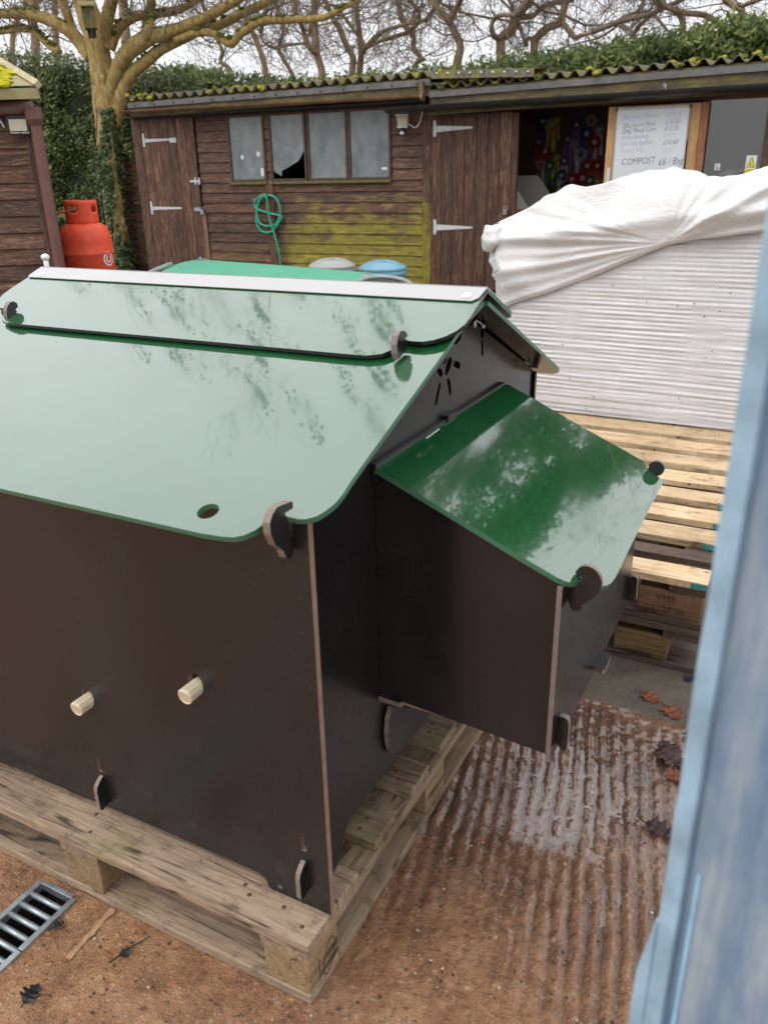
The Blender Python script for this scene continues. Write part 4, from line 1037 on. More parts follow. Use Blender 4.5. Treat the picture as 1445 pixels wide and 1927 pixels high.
    mb = MB(WM); mb.hexa([(sA+.02, -.235, zc-.10), (sB, -.235, zc2-.105), (sB, -.215, zc2-.105), (sA+.02, -.215, zc-.10), (sA+.02, -.235, zc-.045), (sB, -.235, zc2-.045), (sB, -.215, zc2-.045), (sA+.02, -.215, zc-.045)]); bt = mb.build('batten', M['grey_batten'], LS_, bevel=.003)
    mb = MB(WM)
    for i in range(14): q = (i+.5)/14; mb.blob((sA+(sB-sA)*q, -.237, zc+(zc2-zc)*q-.08), .012, .006, .012, 8, 5)
    mb.build('bolt_heads', M['black'], bt)
    mb = MB(WM); mb.hexa([(sA+.03, -.212, zc-.20), (sB, -.212, zc2-.2), (sB, -.19, zc2-.2), (sA+.03, -.19, zc-.20), (sA+.03, -.212, zc-.03), (sB, -.212, zc2-.03), (sB, -.19, zc2-.03), (sA+.03, -.19, zc-.03)]); mb.build('fascia', M['fascia'], LS_, bevel=.003)
    mb = MB(WM); mb.box((-.03, -.188, z_top-.03), (s_end+.1, -.045, z_top-.012)); mb.box((-.02, -.044, z_top-.045), (s_end+.1, -.0335, z_top+.02)); mb.build('soffit', M['black_wood'], LS_)
    def gutter(root, sa, za, sb, zb, r, m, t):
        vs = []; fs = []; n = 40; K = 9
        for i in range(n+1):
            f = i/n
            for k in range(K+1): w = math.pi*k/K; vs.append((sa+(sb-sa)*f, t - r*math.cos(w), za+(zb-za)*f - r*.9*math.sin(w)))
        for i in range(n):
            for k in range(K): a = i*(K+1)+k; fs.append((a, a+K+1, a+K+2, a+1))
        fs.append(tuple(range(K+1))); fs.append(tuple(n*(K+1)+k for k in reversed(range(K+1))))
        mb = MB(WM); mb.add(vs, fs); o = mb.build('gutter', m, root, smooth=False); md = o.modifiers.new('thickness', 'SOLIDIFY'); md.thickness = .004
        mb = MB(WM)
        for i in range(int((sb-sa)/1.1)+1):
            s = sa+.05+(sb-sa-.1)*i/max(1, int((sb-sa)/1.1)); f = (s-sa)/(sb-sa); z = za+(zb-za)*f
            q = [(s, t-(r+.004)*math.cos(math.pi*k/9), z-(r*.9+.004)*math.sin(math.pi*k/9)) for k in range(10)]; mb.tube(q, .006, 6)
        mb.build('bracket', m, o)
        return o
    ga = ws(232, 208, .27); gb = ws(792, 179, .27); gutter(LS_, ga[0], ga[1], gb[0], gb[1], .034, M['gutter_brown'], -.27)
    mb = MB(WM); mb.tube([(gb[0], -.27, gb[1]-.02), (gb[0]+.03, -.27, gb[1]-.02)], .042, 10); mb.tube([(gb[0]+.01, -.27, gb[1]), (gb[0]+.0, -.26, gb[1]+.13)], .03, 8); mb.build('gutter_end', M['gutter_brown'], LS_)

    # ---------------- right-hand shed
    S2 = s_end+.10
    RS = wthing('timber_shed', 'right-hand timber shed with a plank door, an open doorway and a black gutter', 'shed', S2)
    d2a, d2b = ws(812, 350)[0], ws(962, 350)[0]; op0, op1 = ws(975, 300)[0], ws(1310, 300)[0]; wn0, wn1 = ws(1326, 250)[0], ws(1442, 250)[0]
    dz = ws(880, 214)[1]; oz = ws(1050, 212)[1]; SE = wn1+1.4
    d2 = plank_door(RS, d2a, d2b, .08, dz, 7, -.034)
    for v in (243, 428):
        s, z = ws(819, v, .034); strap_hinge(d2, s, z, ws(889, v, .034)[0]-s, -.034, .075)
    s, z = ws(951, 393, .034); mb = MB(WM); mb.box((s-.022, -.066, z-.06), (s+.024, -.040, z-.004)); mb.tube([(s-.014, -.052, z-.006), (s-.014, -.052, z+.03), (s+.016, -.052, z+.03), (s+.016, -.052, z-.006)], .0055, 8); mb.build('padlock', M['steel'], d2, bevel=.002)
    mb = MB(WM); mb.box((d2b-.13, -.0405, .5), (d2b-.005, -.0355, .52)); mb.build('cross_strap', M['black'], d2)
    mb = MB(WM); mb.box((d2b+.004, -.045, .08), (op0, .013, oz+.02)); mb.box((op0-.03, -.052, .9), (op0+.0, -.046, 1.1)); mb.build('door_post', M['postwood'], RS, bevel=.004)
    mb = MB(WM); mb.box((S2+.001, -.046, dz+.012), (SE, .013, dz+.10)); mb.build('lintel', M['frame_wood'], RS, bevel=.004)
    mb = MB(WM); mb.box((S2+.001, -.03, dz+.101), (SE, .013, dz+.30)); mb.build('head_board', M['black_wood'], RS)
    wz1b, wz0b = ws(1385, 182)[1], ws(1385, 335)[1]
    mb = MB(WM); mb.box((wn0+.02, .004, wz0b), (wn1-.02, .010, min(wz1b, dz+.011))); w = mb.build('shop_window', M['glass'], RS)
    mb = MB(WM); mb.box((op1+.004, -.03, .06), (wn0+.019, .013, dz+.011)); mb.box((wn1-.019, -.03, .06), (SE, .013, dz+.011)); mb.box((wn0+.0195, -.03, .06), (wn1-.0195, .013, wz0b-.001)); mb.build('cladding', M['frame_wood'], RS, bevel=.002)
    s, z = ws(1349, 314, -.0035); mb = MB(WM); mb.box((s-.024, .0022, z-.03), (s+.024, .0038, z+.03)); st = mb.build('window_sticker', M['white_pl'], w)
    mb = MB(WM)
    for i in range(16):
        a = random.uniform(-.018, .012); b = random.uniform(-.024, .02); mb.box((s+a, .0012, z+b), (s+a+.008, .0021, z+b+.006))
    mb.build('print', M['ink_black'], st)
    # inside of the shop
    mb = MB(WM); bk = 1.9
    mb.box((S2+.02, bk, .02), (SE, bk+.02, dz+.3)); mb.box((S2+.0, .02, .02), (S2+.018, bk-.001, dz+.3)); mb.box((SE-.02, .02, .02), (SE, bk-.001, dz+.3)); mb.box((S2+.02, .02, .0), (SE-.021, bk-.001, .018)); mb.box((S2+.019, .02, dz+.16), (SE-.021, bk-.001, dz+.18)); mb.build('inner_walls', M['frame_wood'], RS)
    # roof edge
    sA = ws(806, 163, .25)[0]; zc = ws(815, 162, .25)[1]; sB = ws(1560, 98, .25)[0]; zc2 = ws(1445, 106, .25)[1]; zc2 = zc + (zc2-zc)*(sB-sA)/(ws(1445, 106, .25)[0]-sA)
    corrugated(RS, sA+.02, zc, sB, zc2, -.25, 2.9, .07)
    mb = MB(WM); mb.hexa([(sA, -.237, zc-.105), (sB, -.237, zc2-.112), (sB, -.215, zc2-.112), (sA, -.215, zc-.105), (sA, -.237, zc-.05), (sB, -.237, zc2-.05), (sB, -.215, zc2-.05), (sA, -.215, zc-.05)]); mb.build('batten', M['grey_batten'], RS, bevel=.003)
    mb = MB(WM); mb.hexa([(sA, -.212, zc-.27), (sB, -.212, zc2-.28), (sB, -.19, zc2-.28), (sA, -.19, zc-.27), (sA, -.212, zc-.03), (sB, -.212, zc2-.03), (sB, -.19, zc2-.03), (sA, -.19, zc-.03)]); mb.build('fascia', M['fascia'], RS, bevel=.003)
    mb = MB(WM); mb.box((sA, -.188, dz+.10), (SE, -.047, dz+.118)); mb.build('soffit', M['black_wood'], RS)
    ga = ws(728, 203, .27); gb = ws(1560, 152, .27); gutter(RS, ga[0], ga[1], gb[0], gb[1]+.01, .060, M['gutter_black'], -.28)
    s, z = ws(1247, 168, .34); mb = MB(WM); mb.tube([(s, -.28-.066*math.cos(math.pi*k/9), z+.05-.062*math.sin(math.pi*k/9)) for k in range(10)], .012, 8); mb.build('gutter_joint', M['galv'], RS)
    # overlapping flashing with bolts
    a0 = ws(812, 140, .27); a1 = ws(1005, 136, .27)
    mb = MB(WM); n = 24; vs = []; fs = []
    for i in range(n+1):
        f = i/n; s = a0[0]+(a1[0]-a0[0])*f; z = a0[1]+.005+(a1[1]-a0[1])*f
        vs += [(s, -.285, z-.045+.008*noise.noise(V((s*6, 0, 0)))), (s, -.275, z+.028), (s, .2, z+.075), (s, .2, z-.045)]
    for i in range(n):
        for k in range(3): a = i*4+k; fs.append((a, a+4, a+5, a+1))
    mb.add(vs, fs); fl = mb.build('flashing', M['cement'], RS)
    mb = MB(WM)
    for i in range(9): f = (i+.5)/9; mb.blob((a0[0]+(a1[0]-a0[0])*f, -.283, a0[1]+(a1[1]-a0[1])*f+.005), .013, .008, .013, 8, 5)
    mb.build('bolt_heads', M['steel'], fl)
    return dict(s_end=s_end, S2=S2, op0=op0, op1=op1, dz=dz, wn0=wn0, wn1=wn1, bk=bk, SE=SE)
SH = long_sheds()

def shop_inside():
    random.seed(21)
    cols = dict(y='r_yellow', b='r_blue', w='r_white', r='r_red', g='r_green', p='r_purple')
    nm = dict(y='yellow', b='blue', w='white', r='red', g='green', p='purple')
    L = [(1037, 236, 'y', 'y', 1.5, 'large'), (1022, 228, 'b', 'b', 1.2, 'tall'), (1047, 228, 'y', 'y', 1., 'small'), (1113, 227, 'w', 'r', 1.2, 'round'), (1104, 251, 'b', 'b', 1.4, 'dark'), (1119, 268, 'r', 'r', 1.4, 'wide'),
         (1080, 270, 'w', 'p', 1., 'small'), (1093, 291, 'w', 'b', 1.4, 'ringed'), (1047, 297, 'y', 'y', 1., 'orange-centred'), (1035, 312, 'g', 'g', 1.2, 'dark'), (1018, 310, 'w', 'r', 1.1, 'cream'),
         (1062, 303, 'p', 'w', 1., 'striped'), (1076, 338, 'r', 'r', 1.4, 'big'), (1096, 335, 'r', 'p', 1.4, 'bright'), (1110, 340, 'g', 'b', 1.2, 'two-tone'), (1124, 342, 'y', 'y', 1., 'gold'), (1105, 312, 'r', 'r', 1.3, 'deep'),
         (1026, 285, 'r', 'r', 1.3, 'long'), (1057, 330, 'b', 'w', 1.2, 'pale-tailed'), (1066, 352, 'b', 'w', 1.2, 'low'), (1085, 235, 'p', 'p', 1.1, 'dim'), (1068, 262, 'p', 'w', 1.1, 'lilac'), (1128, 245, 'w', 'w', 1., 'plain'), (1124, 312, 'r', 'r', 1.2, 'rightmost'), (1014, 268, 'r', 'p', 1., 'leftmost')]
    for u, v, c1, c2, k, adj in L:
        t_ = SH['bk']-.03; q = WM.inverted() @ onp(u, v, WN, WD+t_); s, z = q.x, q.z
        lb = f'{adj} {nm[c1]} prize rosette with {nm[c2]} ribbon tails hanging inside the shop doorway'
        o = wthing('rosette', lb, 'rosette', s, z, t_, 'prize rosettes on the shop wall'); r = .055*k
        mb = MB(WM); n = 40; vs = [(s, t_-.012, z)]; fs = []
        for i in range(n): a = 2*math.pi*i/n; vs.append((s+r*math.cos(a), t_-(.022 if i % 2 else .006), z+r*math.sin(a)))
        for i in range(n): fs.append((0, 1+i, 1+(i+1) % n))
        mb.add(vs, fs); mb.build('pleated_ring', M[cols[c1]], o)
        mb = MB(WM); mb.blob((s, t_-.02, z), r*.42, .008, r*.42, 14, 8); mb.build('centre_button', M['r_white' if c1 != 'w' else cols[c2]], o)
        for sg in (-1, 1):
            mb = MB(WM); w = r*.32; ll = random.uniform(.22, .34); x = s+sg*r*.35
            mb.add([(x-w, t_-.006, z-r*.5), (x+w, t_-.004, z-r*.5), (x+w+sg*.02, t_-.012, z-ll), (x+sg*.02, t_-.014, z-ll+.03), (x-w+sg*.02, t_-.012, z-ll)], [(0, 1, 2, 3, 4)]); mb.build('ribbon_tail', M[cols[random.choice((c2, c2, c1))]], o)
    # boards leaning just inside the door
    for lab, pts, t_, m in (('large grey board leaning inside the open shop doorway', [(972, 331), (1012, 330), (1046, 382), (1060, 420), (970, 420)], .75, 'grey_sheet'), ('small pale board in front of the large grey board in the doorway', [(972, 358), (976, 362), (994, 392), (1000, 410), (968, 410)], .62, 'white_pl')):
        q = [onp(u, v, WN, WD+t_) for u, v in pts]; q[-1].z = q[-2].z = .05
        o = plate('leaning_board', q, [], -WN, .012, (M[m],)*3, None); tag(o, lab, 'board')
    p = WM.inverted() @ onp(985, 400, WN, WD+.5); mb = MB(WM); mb.box((p.x-.16, .45, .02), (p.x+.14, .6, p.z+.03)); o = mb.build('wooden_crate', M['timber_x'], None, bevel=.004); tag(o, 'tan wooden crate at the foot of the leaning boards in the doorway', 'crate')
shop_inside()

def price_board():
    t_ = -.10; off = -t_
    W_ = lambda u, v: ws(u, v, off)
    (a, zt), (b, zt2) = W_(1146, 200), W_(1320, 194); zt = (zt+zt2)/2; z0 = .15; th = .035
    o = wthing('door_leaf', 'fresh timber framed door leaf standing open and carrying the price whiteboard', 'door', (a+b)/2, z0, t_)
    w1, w2 = .075, .085
    for nm_, lo, hi, m in (('stile', (a, t_, z0), (a+w1, t_+th, zt), 'timber_z'), ('stile', (b-w2, t_, z0), (b, t_+th, zt), 'timber_z'), ('rail', (a+w1+.001, t_+.001, zt-.12), (b-w2-.001, t_+th-.001, zt-.001), 'timber_x'), ('rail', (a+w1+.001, t_+.001, z0), (b-w2-.001, t_+th-.001, z0+.12), 'timber_x')):
        mb = MB(WM); mb.box(lo, hi); mb.build(nm_, M[m], o, bevel=.003)
    mb = MB(WM); mb.box((a+.002, t_+th+.001, z0), (b, t_+th+.014, zt)); mb.build('backing_boards', M['door'], o)
    mb = MB(WM); mb.add([(b-w2-.001, t_+.002, zt-.121), (b-w2-.14, t_+.002, zt-.121), (b-w2-.001, t_+.002, zt-.33), (b-w2-.001, t_+th-.002, zt-.121), (b-w2-.14, t_+th-.002, zt-.121), (b-w2-.001, t_+th-.002, zt-.33)], [(0, 2, 1), (3, 4, 5), (0, 1, 4, 3), (1, 2, 5, 4), (2, 0, 3, 5)]); mb.build('corner_brace', M['timber_x'], o)
    mb = MB(WM); mb.box((b+.002, t_+.004, z0), (b+.07, t_+th, zt+.002)); mb.build('edge_board', wood('red_brown_batten', (.38, .17, .08), (.2, .08, .04), 'z'), o, bevel=.003)
    s, z = W_(1143, 338); mb = MB(WM); mb.box((s-.018, t_-.006, z-.11), (s+.02, t_-.001, z+.11)); mb.build('hinge', M['hinge_paint'], o, bevel=.001)
    # the whiteboard
    t2 = t_-.022; W2 = lambda u, v: ws(u, v, -t2)
    bs0, bz1 = W2(1162, 211); bs1, bzr = W2(1296, 203); bz1 = (bz1+bzr)/2+.01; bz0 = bz1-1.02
    wb = wthing('whiteboard', 'white price board with handwritten feed and bedding prices hung on the fresh timber door leaf', 'whiteboard', (bs0+bs1)/2, bz0, t2)
    mb = MB(WM); mb.box((bs0, t2, bz0), (bs1, t2+.016, bz1)); mb.build('writing_surface', M['board_white'], wb, bevel=.001)
    mb = MB(WM); f = .016
    for lo, hi in (((bs0-f, t2-.005, bz1), (bs1+f, t2+.018, bz1+f*1.4)), ((bs0-f, t2-.005, bz0-f), (bs1+f, t2+.018, bz0)), ((bs0-f*.6, t2-.004, bz0+.001), (bs0-.0005, t2+.018, bz1-.001)), ((bs1+.0005, t2-.004, bz0+.001), (bs1+f*.6, t2+.018, bz1-.001))): mb.box(lo, hi)
    mb.build('rim', M['white_metal'], wb, bevel=.003)
    mb = MB(WM)
    for s in (bs0-f, bs1+f):
        sg = 1 if s < bs0 else -1; mb.box((s-sg*.003, t2-.008, bz1-.006), (s+sg*.016, t2+.019, bz1+f*1.4+.003))
    mb.build('corner_cap', M['black'], wb, bevel=.003)
    LN = [('20kg layers Pellets', 315, 284, .050, 'ink_blue', 'regular'), ('£10.75', 838, 258, .056, 'ink_blue', 0), ('20kg layers Mash', 315, 382, .052, 'ink_grey', 0), ('£10.65', 824, 340, .056, 'ink_grey', 0),
          ('20kg Mixed Corn', 310, 450, .052, 'ink_black', 0), ('£12.55', 808, 416, .056, 'ink_grey', 0), ('Straw Bedding', 303, 520, .050, 'ink_blue', 0), ('£12.95', 800, 494, .048, 'ink_faint', 0),
          ('Soft Chip Bedding', 294, 600, .050, 'ink_blue', 0), ('£10.60', 794, 580, .056, 'ink_black', 0), ('Linseed 25kg', 300, 672, .046, 'ink_faint', 0), ('£8.75', 790, 668, .046, 'ink_faint', 0), ('COMPOST', 303, 822, .078, 'ink_grey', 0), ('£6 / Bag', 735, 822, .080, 'ink_grey', 0)]
    for s_, cx, cy, sz, mt, _ in LN:
        s, z = W2(1120+cx/6.283, 180+cy/6.283)
        x = s
        wd = sz*.50
        for i, ch in enumerate([s_]):
            m = basis(wm(x, t2-.0012, z), WX + V((0, 0, random.uniform(.01, .05))), (0, 0, 1)); m = m @ Matrix.Diagonal((.78, 1, 1, 1))
            text('lettering', ch, m, sz*1.12, M[mt], wb, shear=random.uniform(.08, .28), off=-.0012)
price_board()

def wall_fittings():
    # CCTV sign on the shop window
    t_ = .0005; c0 = ws(1398, 331, -t_); c1 = ws(1427, 292, -t_); s0, s1 = c0[0]+.005, c1[0]-.012; z0, z1 = c0[1], c1[1]; w = s1-s0; h = z1-z0
    o = wthing('warning_sign', 'white and yellow CCTV warning sign stuck to the dark shop window', 'sign', (s0+s1)/2, z0, t_)
    mb = MB(WM); mb.box((s0, t_, z0), (s1, t_+.0025, z1)); mb.build('sign_plate', M['white_pl'], o)
    mb = MB(WM); mb.box((s0+.002, t_-.0012, z0+.002), (s1-.002, t_-.0002, z0+h*.34)); mb.build('caption_panel', M['sign_yellow'], o)
    cx = (s0+s1)/2
    def tri(k, t, m, nm): mb = MB(WM); b = z0+h*.405+(1-k)*h*.17; mb.add([(cx-w*.44*k, t, b), (cx+w*.44*k, t, b), (cx, t, b+h*.54*k)], [(0, 1, 2)]); mb.build(nm, m, o)
    tri(1, t_-.0006, M['sign_black'], 'triangle_border'); tri(.84, t_-.0012, M['sign_yellow'], 'triangle')
    mb = MB(WM); b = z0+h*.55; mb.add([(cx-w*.16, t_-.002, b-.004), (cx-.0, t_-.002, b+h*.075), (cx+.006, t_-.002, b+h*.035), (cx-w*.13, t_-.002, b-h*.05)], [(0, 1, 2, 3)]); mb.add([(cx+w*.0, t_-.002, b-h*.07), (cx+w*.2, t_-.002, b-h*.07), (cx+w*.2, t_-.002, b-h*.09), (cx, t_-.002, b-h*.09)], [(0, 1, 2, 3)]); mb.build('camera_symbol', M['sign_black'], o)
    text('lettering', 'CCTV in', basis(wm(s0+w*.13, t_-.002, z0+h*.2), WX, (0, 0, 1)), h*.15, M['sign_black'], o)
    text('lettering', 'operation', basis(wm(s0+w*.09, t_-.002, z0+h*.06), WX, (0, 0, 1)), h*.14, M['sign_black'], o)
    # old floodlight with sensor
    s, z = ws(757, 228, .12); t_ = -.12
    o = wthing('floodlight', 'old grey-green floodlight with a motion sensor under the black gutter', 'floodlight', s, z, t_)
    mb = MB(WM); mb.hexa([(s-.06, t_, z-.055), (s+.06, t_, z-.055), (s+.05, t_+.07, z-.04), (s-.05, t_+.07, z-.04), (s-.068, t_-.01, z+.055), (s+.068, t_-.01, z+.055), (s+.055, t_+.07, z+.05), (s-.055, t_+.07, z+.05)]); mb.build('lamp_body', M['lamp_body'], o, bevel=.006)
    mb = MB(WM); mb.box((s-.075, t_-.022, z+.052), (s+.072, t_+.01, z+.066)); mb.box((s-.062, t_-.012, z-.066), (s+.062, t_+.006, z-.055)); mb.build('rim', M['white_pl'], o, bevel=.003)
    mb = MB(WM); mb.hexa([(s-.05, t_-.004, z-.045), (s+.05, t_-.004, z-.045), (s+.05, t_+.001, z-.045), (s-.05, t_+.001, z-.045), (s-.056, t_-.012, z+.046), (s+.056, t_-.012, z+.046), (s+.056, t_-.006, z+.046), (s-.056, t_-.006, z+.046)]); mb.build('lamp_glass', M['cream'], o)
    mb = MB(WM); mb.blob((s-.005, t_+.02, z-.10), .035, .035, .04, 12, 8); mb.build('sensor', M['black'], o, smooth=True)
    mb = MB(WM); mb.blob((s-.003, t_-.004, z-.118), .026, .02, .018, 12, 8); mb.build('sensor_lens', M['white_pl'], o, smooth=True)
    mb = MB(WM); mb.box((s-.02, t_+.068, z-.02), (s+.02, -.021, z+.02)); mb.build('bracket', M['lamp_body'], o)
    mb = MB(WM); mb.tube(catmull([(s+.06, t_+.03, z-.035), (s+.085, t_+.03, z-.04), (s+.12, t_+.04, z-.065), (s+.16, t_+.05, z-.05), (s+.19, t_+.07, z+.02), (s+.205, t_+.08, z+.11)], 6), .0062, 8); mb.build('cable', M['white_pl'], o, smooth=True)
    # green garden hose hung on a peg
    H = lambda l, off: [wm(*(lambda q: (q[0], -off, q[1]))(ws(460+a/10.71, 340+b/10.71, off))) for a, b in l]
    s, z = ws(500, 368, .06); o = wthing('garden_hose', 'green garden hose coiled over a peg on the shed wall', 'hose', s, z, -.06)
    mb = MB()
    c1 = H([(400, 270), (300, 330), (210, 430), (230, 540), (330, 600), (500, 655), (720, 705), (745, 760), (690, 850), (620, 960), (560, 1020), (440, 1045), (330, 1000), (255, 880), (240, 700), (270, 520), (320, 380), (420, 300), (560, 305), (660, 390), (715, 520), (725, 680), (680, 800), (620, 890), (480, 915), (370, 890), (290, 820), (250, 640), (280, 450), (390, 280)], .062)
    mb.tube(catmull(c1, 5), .0125, 10)
    mb.tube(catmull(H([(400, 275), (450, 360), (470, 560), (510, 760), (560, 930), (620, 1120), (680, 1350), (720, 1600), (735, 1800), (742, 2100)], .075), 5), .0125, 10)
    mb.build('hose_coil', M['hose'], o, smooth=True)
    mb = MB(WM); mb.box((s-.012, -.075, z-.02), (s+.03, -.034, z+.03)); mb.build('peg', M['postwood'], o)
wall_fittings()

# ================================================================== SHED on the left
LX = V((_R.x, _R.y, 0)).normalized(); LY = V((_F.x, _F.y, 0)).normalized()
C0 = dep(90, 330, 5.0); C0.z = 0
LM = Matrix((LX, LY, V((0, 0, 1)))).transposed().to_4x4(); LM.translation = C0; LROT = math.atan2(LX.y, LX.x)
def ls(u, v, off=0.):
    p = LM.inverted() @ onp(u, v, LY, LY.dot(C0)-off); return p.x, p.z
def left_shed():
    t = thing('garden_shed', 'dark board shed with a brown downpipe and a pale mossy roof at the left edge', 'shed', C0, LROT)
    zt = ls(40, 205)[1]; mb = MB(LM); z = .05; p = .097; s1 = ls(66, 205)[0]
    while z < zt:
        mb.hexa([(-2.6, -.018, z), (s1-.07, -.018, z), (s1-.07, .012, z), (-2.6, .012, z), (-2.6, -.003, z+p-.001), (s1-.07, -.003, z+p-.001), (s1-.07, .012, z+p-.001), (-2.6, .012, z+p-.001)]); z += p
    mb.build('cladding', M['clad_plain'], t, bevel=.002, seg=1)
    mb = MB(LM); mb.box((s1-.0695, -.03, .02), (s1, .02, zt+.02)); mb.build('corner_board', M['door'], t, bevel=.003)
    q_ = LM.inverted().to_3x3() @ ray(60, 300); sk = q_.x/q_.y
    mb = MB(LM); e = 2.2; mb.hexa([(s1-.03, .0205, .03), (s1-.004, .0205, .03), (s1-.004+sk*e-.05, e, .03), (s1-.05+sk*e-.05, e, .03), (s1-.03, .0205, zt), (s1-.004, .0205, zt), (s1-.004+sk*e-.05, e, zt), (s1-.05+sk*e-.05, e, zt)]); mb.build('end_wall', M['clad_plain'], t)
    mb = MB(LM); mb.box((-2.6, -.035, zt+.021), (s1-.01, .03, ls(30, 186)[1]+.06)); mb.build('eaves_board', M['black_wood'], t)
    # roof: eaves fascia, sloping felt, hip batten
    o = .22; f0 = ls(30, 187, o); f1 = ls(30, 166, o); sr = ls(72, 175, o)[0]
    mb = MB(LM); mb.box((-2.8, -o, f0[1]), (sr, -o+.03, f1[1])); mb.build('fascia', M['pale_fascia'], t, bevel=.003)
    A = V((sr, -o, f1[1]+.012)); B = V((-2.8, -o, f1[1]+.012))
    LI = LM.inverted(); pk = LI @ dep(-240, -29, 6.2); C = LI @ dep(50, 172, 7.4)
    mb = MB(LM); q = [A, pk, B]; pk2 = V((-2.8, pk.y, pk.z))
    mb.add([A, pk, pk2, B], [(0, 1, 2, 3)]); mb.add([A, C, pk], [(0, 1, 2)]);  r = mb.build('roof', M['pale_fascia'], t)
    mb = MB(LM); mb.tube([A + V((.01, 0, .004)), pk + V((.01, 0, .008))], .024, 4); mb.build('hip_batten', simple('pale_batten', (.42, .36, .22), .7, var=.2), t)
    mb = MB(LM)
    for i in range(420):
        nr = (pk-A).cross(B-A); u_, v_ = random.uniform(-60, 30), random.uniform(124, 163); P_ = LI @ onp(u_, v_, LM.to_3x3() @ nr, (LM.to_3x3() @ nr).dot(LM @ A))
        if v_ < 124 + u_*.62 or noise.noise(V((u_*.06, v_*.09, 1))) < u_*.012 - .25: continue
        rr = random.uniform(.008, .03); mb.blob(P_+V((0, 0, .004)), rr*1.3, rr*1.3, rr*.5, 6, 4, jit=.6)
    mb.build('moss', simple('bright_roof_moss', (.45, .42, .01), .95, var=.3), r)['kind'] = 'stuff'
    # gutter and downpipe
    g = ls(30, 203, .07); vs = []; mb = MB(LM)
    mb.tube([(-2.6, -.085, g[1]), (s1+.02, -.085, g[1]-.004)], .036, 12); mb.build('gutter', M['pipe_brown'], t, smooth=True)
    mb = MB(LM); x = s1+.018; mb.tube([(x, -.085, g[1]), (x+.002, -.085, g[1]-.06), (x, -.075, g[1]-.10), (x, -.06, .05)], [.05, .05, .034, .034], 16); mb.build('downpipe', M['pipe_brown'], t, smooth=False)
    # floodlight
    s0, z1 = ls(11, 219, .09); s2, z0 = ls(58, 254, .09); w, h = s2-s0, z1-z0
    fl = thing('floodlight', 'black flat floodlight with a cream lens on the left shed wall', 'floodlight', LM @ V(((s0+s2)/2, -.09, (z0+z1)/2)), LROT)
    mb = MB(LM); mb.box((s0, -.09, z0), (s2, -.055, z1)); mb.build('lamp_body', M['black'], fl, bevel=.006)
    mb = MB(LM); mb.box((s0+w*.1, -.0925, z0+h*.22), (s2-w*.1, -.0895, z1-h*.16)); mb.build('lens', M['cream'], fl, bevel=.002)
    mb = MB(LM); mb.tube([(s0+w*.04, -.086, z1-.002), (s2-w*.04, -.086, z1-.002)], .003, 6); mb.build('rim', M['galv'], fl)
    mb = MB(LM)
    for a, b in ((.12, .50), (.60, .94)):
        x = a
        while x < b: mb.box((s0+w*x, -.0925, z0+h*.10), (s0+w*(x+.028), -.0906, z0+h*random.uniform(.145, .17))); x += .042
    mb.build('lettering', M['white_pl'], fl)
    mb = MB(LM); mb.box((s0+w*.3, -.0545, z0+h*.3), (s2-w*.3, -.019, z1-h*.3)); mb.build('bracket', M['black'], fl)
    mb = MB(LM); a = ls(0, 225, .08); b = ls(9, 240, .08); mb.tube([(a[0]-.1, -.06, a[1]+.15), (a[0], -.08, a[1]), (b[0], -.08, b[1])], .006, 6); mb.build('cable', M['galv'], fl)
left_shed()

